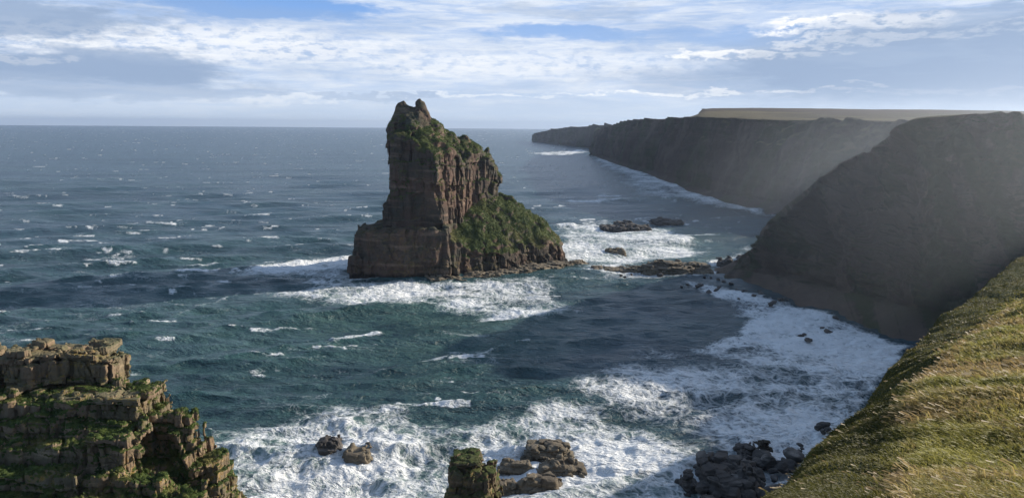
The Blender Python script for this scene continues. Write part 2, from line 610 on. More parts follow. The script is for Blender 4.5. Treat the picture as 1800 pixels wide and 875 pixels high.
def box_sd(x, y, z, c, hx, hy, top, rot=0., bat=.06):
    cr, sr = math.cos(rot), math.sin(rot)
    u = (x - c[0]) * cr + (y - c[1]) * sr; v = -(x - c[0]) * sr + (y - c[1]) * cr
    b = bat * (top - z).clip(0, 30)
    return np.maximum(np.maximum(np.abs(u) - hx - b, np.abs(v) - hy - b), z - top)


def mk_crag():
    boxes = []

    def B(px0, px1, Y0, Y1, py, bat=.05, rot=0., front=False):
        a, b = at(px0, py, Y0 if front else Y1), at(px1, py, Y0 if front else Y1)
        boxes.append((((a[0] + b[0]) / 2, (Y0 + Y1) / 2), (b[0] - a[0]) / 2, (Y1 - Y0) / 2, a[2], rot, bat))
    B(112, 222, 80, 87, 634, .02, .1)      # dark back wall
    B(166, 206, 80.5, 86, 600, .02)
    B(206, 228, 80.5, 86, 616, .02)
    B(120, 146, 80, 86, 604, .02)
    B(54, 98, 79, 84, 612, .02)
    B(60, 84, 79, 83.5, 602, .02)
    B(-60, 22, 77, 84, 634, .02, .15)
    B(-60, 8, 77.5, 83, 600, .03)
    B(-140, -40, 76, 88, 590, .05)
    B(222, 262, 79, 85, 668, .06)
    B(235, 288, 79, 85, 690, .08)
    B(284, 333, 76, 83, 712, .03, -.1)     # flat-topped block
    B(240, 336, 75, 77.5, 728, .05, front=True)
    B(-60, 240, 74.5, 80.5, 706, .08, front=True)        # upper planted terrace
    B(-80, 60, 75, 82, 680, .06)
    B(-60, 250, 73, 80, 742, .10, front=True)
    B(40, 110, 73.5, 80, 728, .06, front=True)
    B(100, 312, 72.5, 76, 770, .05, front=True)
    B(300, 376, 75, 82, 792, .10)
    B(340, 384, 74, 82, 816, .05)
    B(370, 416, 73, 81, 840, .08)
    B(-80, 220, 70, 79, 790, .08, .05, front=True)
    B(150, 235, 69.5, 79, 776, .03, front=True)
    B(-80, 130, 67, 76, 838, .10, front=True)
    B(60, 290, 67.5, 78, 842, .06, -.08, front=True)
    B(240, 396, 68, 76, 840, .08)
    B(200, 330, 65.5, 76, 880, .07, front=True)
    B(390, 432, 72, 80, 868, .08)
    B(-100, 200, 63.5, 76, 900, .12, front=True)
    base = (((-51), 77), 14.0, 10, 12.5, 0, .10)
    boxes.append(base)
    cav = [(at(258, 800, 72.6), 3.4, 2.5, 2.6), (at(360, 845, 71), 2.2, 2, 1.9), (at(300, 815, 72), 2.2, 2, 2.2)]

    def sdf(x, y, z):
        w = .35 * vn(x / 5, y / 5, z / 9, 13) - .12
        d = np.full(np.shape(x), 1e3)
        for c, hx, hy, top, rot, bat in boxes:
            d = np.minimum(d, box_sd(x, y, z, c, hx, hy, top, rot, bat))
        for c, a, b, h in cav:
            q = (np.sqrt(((x - c[0]) / a) ** 2 + ((y - c[1]) / b) ** 2 + ((z - c[2]) / h) ** 2) - 1) * min(a, b, h)
            d = np.maximum(d, -q)
        return d + w

    def detail(x, y, z, d):
        r1, e1, k1 = bricks(x, y, z, 2.2, 2.4, 61, .5, (.05, .03))
        r2, e2, k2 = bricks(x, y, z, .7, 1.1, 62, .5, (.05, .03))
        f = fbm(x, y, z, 1.6, 4, 23)
        return np.maximum(d + (r1 - .5) * 1.15 + (k1 - .5) * .4 + (r2 - .5) * .45 + .42 * np.exp(-(e1 / .12) ** 2) + .2 * np.exp(-(e2 / .08) ** 2) + .10 * f, d - .5)

    V, Q = build_solid(sdf, detail, (-72, 61, 13.2), (-25, 91, 41), .115, band=1.7)
    V, Q = drop_islands(V, Q, 3000)
    V2, Q2 = build_solid(sdf, detail, (-74, 58, -2), (-22, 92, 14), .5, band=2.2, k=3)
    N = face_normals(V, Q); C = V[Q].mean(1)
    x, y, z = C.T
    # smoothed upward-ness decides where plants hold
    msk = fbm(x, y, z, 2.6, 3, 70)
    hi = at(0, 690, 77)[2]
    veg = (N[:, 2] > .30 + .32 * msk + .35 * sstep(hi - .5, hi + 2.5, z)) & (z < hi + .6 + 1.2 * msk)
    off = np.array([-45, 76, 0])
    root = tag(add('rock_outcrop', None, None, loc=tuple(off)), 'craggy stepped sandstone outcrop with orange lichen and dark green plants on its ledges', 'rock outcrop')
    v, f = compact(V - off, Q[~veg])
    v, f = join((v, f), (V2 - off, Q2))
    add('rock_body', mesh_from(v, f, 'crag_rock'), M_CRAG, root)
    v, f = compact(V - off, Q[veg])
    lv = scatter_leaves(v, f, 130000, .095, 6, .2, .1)
    v, f = join((v, f), lv)
    add('vegetation', mesh_from(v, f, 'crag_plants'), M_VEG, root)


mk_crag()

# ------------------------------------------------------------------ small pinnacle at the bottom of the picture


def mk_pinnacle():
    Y0 = 94.0
    bx = []
    for px0, px1, Y0_, Y1, py in ((806, 842, 95, 99, 784), (796, 846, 94, 99, 798), (812, 862, 94, 99, 806), (834, 868, 93.5, 98.5, 804), (794, 870, 93, 99.5, 824), (793, 876, 92.5, 100, 846), (792, 878, 92, 100, 872)):
        a, b = at(px0, py + 9, Y1), at(px1, py + 9, Y1)
        bx.append((((a[0] + b[0]) / 2, (Y0_ + Y1) / 2), (b[0] - a[0]) / 2, (Y1 - Y0_) / 2, a[2], 0.0, .03))

    def sdf(x, y, z):
        d = np.full(np.shape(x), 1e3)
        for c, hx, hy, top, rot, bat in bx:
            d = np.minimum(d, box_sd(x, y, z, c, hx, hy, top, rot, bat))
        return d + .5 * vn(x / 3, y / 3, z / 7, 5)

    def detail(x, y, z, d):
        r1, e1, k1 = bricks(x, y, z, 1.5, 1.3, 81, .7, (.04, .02))
        r2, e2, k2 = bricks(x, y, z, .6, .5, 82, .7, (.04, .02))
        return d + (r1 - .5) * 1.0 + (k1 - .5) * .6 + (r2 - .5) * .4 + .4 * np.exp(-(e1 / .13) ** 2) + .12 * fbm(x, y, z, 1.4, 4, 3)
    V, Q = build_solid(sdf, detail, (-13, 88, -1.5), (2, 104, 20), .14, band=1.8)
    V, Q = drop_islands(V, Q, 3000)
    off = np.array([-5.5, 96, 0])
    N = face_normals(V, Q); x, y, z = V[Q].mean(1).T
    msk = fbm(x, y, z, 2.0, 3, 71)
    veg = (N[:, 2] > .62 + .4 * msk) & (z > 6) & (z < 15)
    root = tag(add('rock_pinnacle', None, None, loc=tuple(off)), 'narrow upright rock pinnacle with mossy top standing in white surf', 'rock pinnacle')
    v, f = compact(V - off, Q[~veg]); add('rock_body', mesh_from(v, f, 'pinnacle_rock'), M_PIN, root)
    v, f = compact(V - off, Q[veg]); v, f = join((v, f), scatter_leaves(v, f, 5000, .06, 8, .2, .05))
    add('moss', mesh_from(v, f, 'pinnacle_moss'), M_TURF, root)


mk_pinnacle()

# ------------------------------------------------------------------ rocks in the sea


def sea_rock(name, px0, px1, py_base, top_h, depth, label, cat, seed, mat=None, lumps=3, cs=1.6, h=.22, group=None, flat=.6):
    g = np.random.default_rng(seed)
    a, b = sea(px0, py_base), sea(px1, py_base)
    if py_base > 700 and mat is not M_BOULD: top_h *= .52; depth *= .8
    c = (a + b) / 2; W = (b[0] - a[0]) / 2; D = depth / 2
    c[1] += D
    parts = [(0, 0, 1.0, 1.0, top_h * .62)]
    for i in range(lumps):
        parts.append((g.uniform(-.55, .55), g.uniform(-.4, .4), g.uniform(.3, .55), g.uniform(.4, .7), top_h * g.uniform(.75, 1.0)))

    def sdf(x, y, z):
        d = np.full(np.shape(x), 1e3)
        for u, v, su, sv, hh in parts:
            ex = (x - c[0] - u * W) / (W * su); ey = (y - c[1] - v * D) / (D * sv)
            rr = (np.abs(ex) ** 5 + np.abs(ey) ** 5) ** (1 / 5.)
            d = np.minimum(d, np.maximum((rr - 1) * min(W * su, D * sv) + .35 * z, (z - hh * (1.08 - .35 * rr ** 2)) * .9))
        return d

    def detail(x, y, z, d):
        r1, e1, k1 = bricks(x, y, z, cs, cs * .45, seed + 100, .4 + seed, (.06, -.05))
        return np.maximum(d + (r1 - .5) * .55 * cs + (k1 - .5) * .3 * cs + .2 * cs * np.exp(-(e1 / (.1 * cs)) ** 2) + .17 * cs * fbm(x, y, z, cs * 1.3, 4, seed), d - .22 * cs)
    pad = cs * 1.2
    V, Q = build_solid(sdf, detail, (c[0] - W - pad - 1, c[1] - D - pad - 1, -1.6), (c[0] + W + pad + 1, c[1] + D + pad + 1, top_h + cs + .5), h, band=1.3 * cs, k=3)
    V, Q = drop_islands(V, Q, 40)
    o = add(name, mesh_from(V - np.array([c[0], c[1], 0]), Q, name), mat or M_REEF, loc=(c[0], c[1], 0))
    tag(o, label, cat, group)
    FOAM_ROCKS.append((c[0], c[1], W, D))
    return o


FOAM_ROCKS = []
RG = 'rocks awash in the sea'
# causeway between the stack and the headland
sea_rock('shelf_rock', 1040, 1160, 478, 1.6, 9, 'long low flat rock shelf at the stack end of the causeway', 'rock', 1, lumps=5, cs=2.0, h=.3, group=RG)
sea_rock('domed_rock', 1130, 1232, 483, 5.0, 16, 'broad domed brown rock, biggest of the causeway between stack and headland', 'rock', 2, lumps=3, cs=2.6, h=.3, group=RG)
sea_rock('rounded_rock', 1205, 1256, 481, 4.6, 12, 'rounded brown rock at the headland end of the causeway', 'rock', 3, lumps=2, cs=2.0, h=.3, group=RG)
sea_rock('block_rock', 1263, 1292, 466, 3.6, 7, 'dark square block of rock beside the headland toe', 'rock', 4, mat=M_BOULD, lumps=1, cs=2.4, h=.3, group=RG)
sea_rock('toe_rock', 1298, 1315, 458, 3.0, 6, 'small dark rock touching the tip of the near headland', 'rock', 5, mat=M_BOULD, lumps=1, cs=2.0, h=.3, group=RG)
# reef behind the causeway
sea_rock('reef_rock', 1058, 1150, 406, 3.2, 18, 'wide dark reef rock with two humps in the surf beyond the causeway', 'rock', 6, mat=M_BOULD, lumps=2, cs=2.6, h=.4, group=RG)
sea_rock('humped_rock', 1078, 1116, 400, 4.4, 10, 'dark hump of rock rising behind the wide reef', 'rock', 7, mat=M_BOULD, lumps=2, cs=2.6, h=.4, group=RG)
sea_rock('far_reef_rock', 1144, 1206, 394, 2.6, 14, 'long low dark reef farthest out beyond the causeway', 'rock', 8, mat=M_BOULD, lumps=2, cs=2.6, h=.4, group=RG)
sea_rock('small_reef_rock', 1066, 1100, 446, 2.6, 8, 'small brown rock alone in white surf between causeway and reef', 'rock', 9, lumps=2, cs=2.0, h=.35, group=RG)
sea_rock('low_rock', 588, 616, 478, 1.6, 8, 'low dark rock awash at the left foot of the sea stack', 'rock', 10, mat=M_BOULD, lumps=1, cs=1.8, h=.3, group=RG)
# surf rocks near the bottom of the picture
sea_rock('surf_rock', 548, 596, 800, 3.2, 6, 'dark ragged rock breaking the surf, beside a paler square one', 'rock', 21, mat=M_BOULD, lumps=2, cs=1.3, h=.17, group=RG)
sea_rock('square_rock', 602, 652, 806, 3.8, 6, 'pale brown square rock in white surf right of a dark ragged one', 'rock', 22, lumps=1, cs=1.7, h=.17, group=RG)
sea_rock('flat_rock', 926, 1002, 798, 2.6, 6, 'flat olive brown rock, farthest of the group right of the pinnacle', 'rock', 23, lumps=2, cs=1.6, h=.17, group=RG)
sea_rock('sloping_rock', 944, 1022, 826, 2.4, 5, 'sloping brown rock with a dark cleft in the middle of the surf group', 'rock', 24, lumps=2, cs=1.5, h=.17, group=RG)
sea_rock('slab_rock', 908, 984, 860, 4.2, 6, 'large cracked slab of brown rock nearest the pinnacle', 'rock', 25, lumps=1, cs=2.0, h=.17, group=RG)
sea_rock('wedge_rock', 870, 906, 862, 2.8, 4, 'small brown wedge of rock just right of the pinnacle', 'rock', 26, lumps=1, cs=1.2, h=.17, group=RG)
sea_rock('ledge_rock', 884, 930, 818, .9, 3, 'thin ledge of rock barely out of the surf right of the pinnacle', 'rock', 27, lumps=1, cs=1.0, h=.17, group=RG)
# boulder shore at the bottom right
sea_rock('boulder_slab', 1246, 1345, 874, 4.0, 13, 'huge dark slab of rock rising from the boulder shore', 'rock', 31, mat=M_BOULD, lumps=2, cs=2.6, h=.19)
sea_rock('round_boulder', 1200, 1230, 862, 3.4, 4.5, 'tall rounded dark boulder standing alone left of the huge slab', 'boulder', 32, mat=M_BOULD, lumps=1, cs=1.6, h=.16)
sea_rock('square_boulder', 1333, 1354, 783, 2.0, 3, 'reddish square boulder in foam above the huge slab', 'boulder', 33, mat=M_STACK, lumps=1, cs=1.8, h=.16)
sea_rock('dark_boulder', 1305, 1336, 806, 3.0, 5, 'dark pointed boulder at the seaward end of the boulder shore', 'boulder', 34, mat=M_BOULD, lumps=1, cs=1.6, h=.16)


def boulder_mesh(seed, h=.11):
    g = np.random.default_rng(seed)
    pl = g.normal(size=(11, 3)); pl /= np.linalg.norm(pl, axis=1, keepdims=True); ds = g.uniform(.55, .95, 11)

    def sdf(x, y, z):
        d = np.sqrt(x * x + y * y + z * z) - 1
        for n_, k in zip(pl, ds): d = np.maximum(d, x * n_[0] + y * n_[1] + z * n_[2] - k)
        return d

    def detail(x, y, z, d): return d + .12 * fbm(x, y, z, .7, 4, seed)
    V, Q = build_solid(sdf, detail, (-1.4,) * 3, (1.4,) * 3, h, band=.35, k=2)
    return mesh_from(V, Q, 'boulder')


PROTO = [boulder_mesh(200 + i) for i in range(7)]
for m_ in PROTO: m_.materials.append(M_BOULD)
g = np.random.default_rng(99)


def put_boulder(px, py, r, name, label, cat, group, squash=.7, z=0.):
    p = sea(px, py)
    o = bpy.data.objects.new(name, PROTO[g.integers(7)])
    o.location = (p[0], p[1], z + r * squash * .25)
    o.scale = (r * g.uniform(.8, 1.25), r * g.uniform(.8, 1.25), r * squash)
    o.rotation_euler = (g.uniform(-.3, .3), g.uniform(-.3, .3), g.uniform(0, 6.28))
    COL.objects.link(o)
    tag(o, label, cat, group)
    return o


# boulders heaped along the shore under the grassy slope
poly_b = [(1215, 875), (1262, 800), (1300, 790), (1340, 790), (1405, 795), (1420, 840), (1400, 900), (1230, 900)]
nb = 0
while nb < 75:
    px, py = g.uniform(1205, 1420), g.uniform(770, 905)
    inside = all((x1 - x0) * (py - y0) - (y1 - y0) * (px - x0) > 0 for (x0, y0), (x1, y1) in zip(poly_b, poly_b[1:] + poly_b[:1]))
    if not inside: continue
    put_boulder(px, py, g.choice([.6, .8, 1.0, 1.4, 1.9], p=[.3, .25, .2, .15, .1]), 'boulder', 'dark sea-worn boulder heaped with others on the shore under the grassy slope', 'boulder', 'boulders on the shore below the grassy slope', .75, .3)
    nb += 1
# stones scattered along the foaming beach under the near headland
pts = [(1198, 506), (1209, 502), (1226, 505), (1232, 503), (1246, 516), (1258, 512), (1264, 506), (1262, 510), (1295, 511), (1298, 527), (1306, 514), (1312, 513), (1335, 514), (1338, 518),
       (1355, 537), (1372, 528), (1378, 527), (1384, 528), (1414, 590), (1408, 593), (1420, 600), (1455, 585), (1470, 562), (1092, 486), (1110, 484), (1098, 489), (1160, 485), (1238, 489), (1250, 490), (1262, 493),
       (1272, 497), (1285, 500), (1325, 521), (1240, 478), (1262, 480), (1445, 578), (1360, 533)]
for px, py in pts:
    put_boulder(px, py, g.uniform(.6, 1.3), 'beach_stone', 'small dark stone scattered in the foam along the beach under the near headland', 'stone', 'stones in the foam of the bay', .6, .35)
for px, py, r in ((1438, 752, .9), (1447, 748, 1.2), (1455, 755, .8), (1446, 760, .7), (1406, 782, .6), (1410, 788, .5)):
    put_boulder(px, py, r, 'shore_stone', 'dark stone in foam close under the edge of the grassy slope', 'stone', 'stones under the slope edge')

# ------------------------------------------------------------------ headlands


def mk_cliff(name, stations, ns, nt, label, mat, amp, seed, top_from, fine=1.0, even_w=None, gully=0.0):
    P = np.array(stations, float)                     # (m, k, 3)
    G = catmull(P, len(P) * 12)
    G = resample_even(G, ns, even_w)
    T = np.transpose(G, (1, 0, 2))
    # profile direction: straight between control points, evenly spaced by height for the face
    k = P.shape[1]
    seg = [int(nt * w) for w in top_from]
    rows = []
    for i in range(k - 1):
        n = seg[i]
        for j in range(n): rows.append(T[i] + (T[i + 1] - T[i]) * (j / n))
    rows.append(T[-1])
    G = np.transpose(np.array(rows), (1, 0, 2))
    N = grid_normals(G)
    x, y, z = G[..., 0].ravel(), G[..., 1].ravel(), G[..., 2].ravel()
    steep = (1 - np.abs(N[..., 2])).ravel()
    st = sstep(.12, .5, steep)
    rd = np.abs(fbm(x, y, z * .35, 26 * fine, 4, seed))
    d = amp * (1.2 * fbm(x, y, z * .4, 40 * fine, 4, seed + 9) + 1.1 * (.35 - rd) * 1.5) * (.15 + .85 * st)
    bed = vn2(z / (2.6 * fine) + .3 * vn2(x / 60, y / 60, 5), x / (300 * fine), seed + 3)
    d = d + amp * 1.0 * (.3 - np.abs(fbm(x, y, z * .45, 13 * fine, 4, seed + 31))) * st
    d = d + amp * (.28 if fine < 1.5 else .08) * bed * st + amp * .12 * vn(x / 3 / fine, y / 3 / fine, z / 2 / fine, seed + 4) * (.3 + .7 * st)
    if gully:
        us = np.concatenate([[0], np.cumsum(np.linalg.norm(np.diff(G[:, sum(seg[:2])], axis=0), axis=1))])
        u = np.repeat(us, G.shape[1]) + .35 * z
        g1_ = np.abs(fbm2(u, z * .28, 30, 3, seed + 51)); g2_ = np.abs(fbm2(u, z * .35 + 50, 10, 3, seed + 57))
        led = z / 6.5 + .8 * vn2(u / 30, z / 20, seed + 59); led = led - np.floor(led)
        blk = bricks(x, y, z, 5.0, 4.0, seed + 61, .4)
        d = d + st * (gully * (.28 - g1_) * 1.7 + gully * .6 * (.28 - g2_) + (led - .5) * 2.0 + (blk[0] - .5) * 3.0 - 1.0 * np.exp(-(blk[1] / .5) ** 2))
        rib = np.clip(.5 + 1.6 * (.28 - g1_) + 1.2 * (.28 - g2_) + .5 * (led - .5) * st, 0, 1)
    tm = np.ones(G.shape[1]); tm[sum(seg[:3]) + 2:] = .22
    d = d * sstep(-1, 7, z).clip(.12, 1) * np.tile(tm, G.shape[0])
    V = G.reshape(-1, 3) + N.reshape(-1, 3) * d[:, None] * np.sign(N.reshape(-1, 3)[:, 2:3] + 1e-6)
    F = grid_faces(G.shape[0], G.shape[1])
    fn = face_normals(V, F)
    if fn[:, 2].mean() < 0: F = F[:, ::-1]
    me = mesh_from(V, F, name, True)
    if gully: attr(me, 'rib', rib)
    o = add(name, me, mat)
    return tag(o, label, 'headland', kind='structure')


def lerp(a, b, t): return np.asarray(a) * (1 - t) + np.asarray(b) * t


def prof(B, T, s=(.34, .10), f=(.62, .52)):
    B = np.asarray(B, float); T = np.asarray(T, float)
    S = lerp(B, T, s[0]); S[2] = T[2] * s[1] + .5
    Fm = lerp(B, T, f[0]); Fm[2] = T[2] * f[1]
    return [B - np.array([0, 0, 1.5]), S, Fm, T]


# material of headlands: rock below, moor on top
def headland_material(name, rock1, rock2, grass1, grass2, z0, scale):
    m, n = material(name)
    p = n.pos(); x, y, z = n.sep(p)
    nz = n.sep(n.n('ShaderNodeNewGeometry').outputs['Normal'])[2]
    a = n.noise(p, .035 / scale, 5, .65)
    col = n.mix(a.step(.42, .58), rock1, rock2)
    bl = n.noise(n.mapping(n.warp(p, .05 / scale, 14 * scale), (1, 1, .45)), .11 / scale, 5, .7)
    col = n.mix(bl.step(.5, .66) * .7, col, tuple(c * 2.1 for c in rock1))
    col = n.mix(bl.step(.46, .32) * .8, col, tuple(c * .4 for c in rock2))
    gp = n.noise(n.mapping(p, (1, 1, .7)), .045 / scale, 5, .68)
    col = n.mix(gp.step(.47, .58) * .75, col, (.05, .066, .026))
    st = n.noise(n.mapping(p, (.05, .05, 1.0)), .5 / scale, 4, .7)
    col = n.mix(st.step(.45, .7) * .5, col, tuple(c * 1.7 for c in rock1))
    vs = n.noise(n.mapping(p, (1, 1, .12)), .22 / scale, 4, .7)
    col = n.mix(vs.step(.5, .7) * .6, col, tuple(c * .5 for c in rock2))
    gr = n.noise(p, .07 / scale, 5, .7)
    gcol = n.mix(n.noise(p, .012 / scale, 6, .65).step(.46, .54), grass1, grass2)
    gcol = n.mix(n.noise(n.mapping(p, (1, .35, 1)), .03 / scale, 6, .7).step(.48, .6) * .7, gcol, tuple(c * .5 for c in grass2))
    if scale == 4.0:
        gcol = n.mix((y + (n.noise(p, .006, 6, .65) - .5) * 700).step(820, 900), gcol, (.085, .068, .054))
    if scale == 1.0:
        rb = E(n.nt, n.attr('rib').outputs['Fac']) + (n.noise(p, .25, 5, .7) - .5) * .9
        col = n.mix(rb.step(.50, .78) * .75, col, (.048, .062, .026))
        col = n.mix(rb.step(.42, .12) * .7, col, (.155, .112, .086))
    f = (nz + (gr - .5) * .7).step(.60, .80) * z.step(z0, z0 + 8)
    col = n.mix(f, col, gcol)
    bm = n.bump(n.noise(p, .30 / scale, 7, .72), 1.0, 3.0 * scale)
    n.out(n.bsdf(col, .95, .15, bm).outputs[0])
    return m


M_H1 = headland_material('near_headland', (.105, .072, .055), (.07, .064, .045), (.042, .060, .020), (.075, .07, .03), 2, 1.0)
M_H2 = headland_material('middle_headland', (.08, .058, .048), (.06, .05, .04), (.145, .122, .068), (.085, .075, .048), 40, 4.0)
M_H3 = headland_material('far_headland', (.07, .055, .046), (.055, .05, .04), (.13, .11, .05), (.10, .075, .04), 30, 5.0)

# near headland: (waterline, cliff edge, back)
st = []
toe = [np.array([84., 322, -2]), np.array([88., 321, -1.5]), np.array([92., 321, -1.]), np.array([95., 322, -.5]), np.array([100., 330, -1.5]), np.array([105., 340, -3])]
st.append(toe)
spine = [((1250, 487), (1314, 440, 309)), ((1310, 503), (1335, 405, 304)), ((1380, 527), (1372, 362, 297)), ((1450, 552), (1430, 316, 288)), ((1500, 573), (1474, 284, 281)), ((1535, 585), (1512, 272, 275))]
for (bx, by), (tx, ty, tY) in spine:
    T = at(tx, ty, tY)
    q = prof(sea(bx, by), T, (.62, .12) if tx < 1380 else (.42, .11), (.80, .55) if tx < 1380 else (.68, .53))
    I1 = T + np.array([14, 22, -T[2] * .35]); I2 = T + np.array([34, 52, -T[2] - 3])
    st.append(q + [I1, I2])
plat = [((1565, 596), (1560, 231, 268)), ((1600, 606), (1603, 207, 260)), (None, (1690, 201, 252)), (None, (1800, 204, 243))]
nearB = [None, None, (117, 186, 0), (122, 170, 0)]
for (b, (tx, ty, tY)), nb_ in zip(plat, nearB):
    T = at(tx, ty, tY)
    q = prof(sea(*b) if b else nb_, T)
    st.append(q + [T + np.array([45, 40, 0.5]), T + np.array([260, 170, 4])])
for B_, T_ in (((127, 158, 0), (181, 226, 56)), ((130, 148, 0), (190, 205, 58)), ((128, 138, 0), (195, 185, 58))):
    q = prof(B_, T_)
    st.append(q + [np.array(T_) + np.array([40, 18, 4]), np.array(T_) + np.array([240, 110, 20])])
mk_cliff('headland', st, 640, 340, 'near headland, dark steep cliff and grassy spur running down to the bay', M_H1, 4.5, 5, (.12, .28, .36, .10, .14), gully=6.0)

# middle headland with the moor on top
st = []
mid = [((1033, 273), (1047, 246), 0), ((1040, 273.5), (1056, 228), 0), ((1085, 290), (1112, 212), 0), ((1130, 304), (1162, 209), 0), ((1180, 323), (1222, 206), 1), ((1215, 338), (1266, 207), 1),
       ((1260, 353), (1330, 209), 1), ((1310, 363), (1400, 211), 1), ((1345, 372), (1460, 212.5), 1), ((1400, 381), (1520, 214), 1), ((1480, 390), (1590, 218), 1), ((1600, 400), (1700, 224), 1), ((1750, 410), (1850, 230), 1)]
sky = {4: (1236, 193, 960), 5: (1290, 190, 1050), 6: (1370, 190, 1120), 7: (1450, 191, 1180), 8: (1540, 192.5, 1240), 9: (1640, 193, 1300), 10: (1740, 194.5, 1380), 11: (1860, 196.5, 1450), 12: (2050, 200, 1500)}
for i, (b, t, k) in enumerate(mid):
    B_ = sea(*b); T = at(t[0], t[1], B_[1] + 22)
    q = prof(B_, T, (.30, .07), (.66, .62))
    if not k:
        I = [T + np.array([40, 25, -1]), T + np.array([110, 60, -3]), T + np.array([420, 200, -8])]
    else:
        S_ = at(*sky[i])
        I = [lerp(T, S_, .35), S_, S_ + np.array([150, 700, -15])]
    st.append(q + I)
mk_cliff('headland', st, 620, 230, 'middle headland, long hazy cliff wall under a golden brown moor', M_H2, 7.0, 15, (.12, .25, .25, .15, .15, .08), 2.0, )

st = []
for b, t in (((934, 249), (936, 240)), ((940, 250), (939.5, 234)), ((958, 252), (962, 229)), ((985, 255), (990, 225)), ((1020, 259), (1030, 222.5)), ((1060, 263), (1080, 221)), ((1100, 266), (1130, 220))):
    B_ = sea(*b); T = at(t[0], t[1], B_[1] + 25)
    q = prof(B_, T, (.3, .06), (.6, .6))
    st.append(q + [T + np.array([100, 100, 0]), T + np.array([500, 900, -5])])
mk_cliff('headland', st, 220, 80, 'far headland, pale blue-grey cliff fading into the haze', M_H3, 10., 25, (.15, .3, .3, .15, .1), 3.0)

# ------------------------------------------------------------------ grassy slope at the right
Z = CAM_H
rel = [  # y: S(x,z), G(x,z), R(x,z), RR(x,z)
    (-30, (-6, -3.5), (-2, -2.2), (6, -1.0), (60, 3)),
    (-6, (-1.5, -2.2), (1, -1.7), (5, -1.2), (50, 2)),
    (1, (.2, -1.85), (1.4, -1.7), (5, -1.5), (40, 1)),
    (5, (1.8, -3.1), (3.0, -3.0), (6, -2.8), (40, 0)),
    (8, (2.95, -4.6), (4.6, -4.5), (6.6, -4.3), (42, -.5)),
    (12, (4.6, -6.5), (6.8, -6.05), (9.5, -5.6), (45, -1.5)),
    (18, (7.95, -8.3), (10.2, -7.0), (13.5, -6.5), (50, -2.8)),
    (25, (12.4, -10.2), (14.5, -8.4), (18.5, -7.8), (55, -4)),
    (40, (22, -12.3), (26, -10.9), (31, -9.9), (72, -6)),
    (60, (37.3, -14.6), (42.3, -13.7), (50, -11.5), (95, -8)),
    (85, (59.6, -14.6), (68, -13.9), (80, -12.5), (125, -9)),
    (112, (86, -20), (96, -17), (110, -12), (160, -4)),
    (135, (107, -19), (117, -14), (134, -8), (190, 0)),
    (160, (125, -15), (134, -9), (150, -3), (240, 4)),
    (180, (141, -20), (150, -14), (170, -6), (250, 4)),
]
st = []
for y, S_, G_, R_, RR_ in rel:
    v3 = lambda q: np.array([q[0], y, Z + q[1]])
    S3 = v3(S_)
    st.append([np.array([S3[0] - 20, y, -2]), S3 + np.array([-7, 0, -17]), S3 + np.array([-2.2, 0, -5]), S3, v3(G_), v3(R_), v3(RR_)])
P = np.array(st, float)
Gs = catmull(P, 400)
dist = np.linalg.norm(Gs[:, 3] - np.array([0, 0, CAM_H]), axis=1)
Gs = resample_even(Gs, 420, 1 / (6 + np.abs(Gs[:-1, 3, 1])))
nseg = (14, 14, 24, 40, 50, 60)
cols = []
ctrl = catmull(np.transpose(Gs, (1, 0, 2)), sum(nseg) + 1)
tk = np.concatenate([np.linspace(i, i + 1, n, endpoint=False) for i, n in enumerate(nseg)] + [[6 - 1e-6]])
# smooth in profile direction too
Tt = np.transpose(Gs, (1, 0, 2))
ii = tk.astype(int); ff = (tk - ii)[:, None, None]
pp = lambda k: Tt[np.clip(k, 0, 6)]
p0, p1, p2, p3 = pp(ii - 1), pp(ii), pp(ii + 1), pp(ii + 2)
cm = .5 * (2 * p1 + (p2 - p0) * ff + (2 * p0 - 5 * p1 + 4 * p2 - p3) * ff ** 2 + (3 * p1 - p0 - 3 * p2 + p3) * ff ** 3)
HG = np.transpose(.5 * cm + .5 * (p1 + (p2 - p1) * ff), (1, 0, 2))
HN = grid_normals(HG)
if HN[..., 2].mean() < 0: HN = -HN
hx, hy, hz = HG[..., 0], HG[..., 1], HG[..., 2]
near = np.clip(np.hypot(hx, hy) / 12, .35, 2.2)
hd = .07 * near * fbm2(hx.ravel(), hy.ravel(), 5.0, 3, 51).reshape(hx.shape) + .06 * near * fbm2(hx.ravel(), hy.ravel(), 1.1, 3, 55).reshape(hx.shape) + .14 * near * vn2(hx.ravel() / 14, hy.ravel() / 14, 57).reshape(hx.shape)
hd = hd * sstep(3, 9, np.hypot(hx, hy))
HG = HG + HN * hd[..., None]
m, n = material('hillside_soil')
p = n.pos()
col = n.mix(n.noise(p, .5, 5, .65).step(.4, .65), (.030, .040, .014), (.06, .06, .024))
col = n.mix(n.noise(p, .13, 4, .6).step(.5, .7) * .7, col, (.085, .062, .03))
n.out(n.bsdf(col, .95, .1, n.bump(n.noise(p, 5, 5, .7), 1, .12)).outputs[0])
F = grid_faces(*HG.shape[:2])
if face_normals(HG.reshape(-1, 3), F)[:, 2].mean() < 0: F = F[:, ::-1]
hill = add('hillside', mesh_from(HG.reshape(-1, 3), F, 'hillside', True), m)
tag(hill, 'steep grassy clifftop slope falling towards the sea', 'hillside', kind='structure')


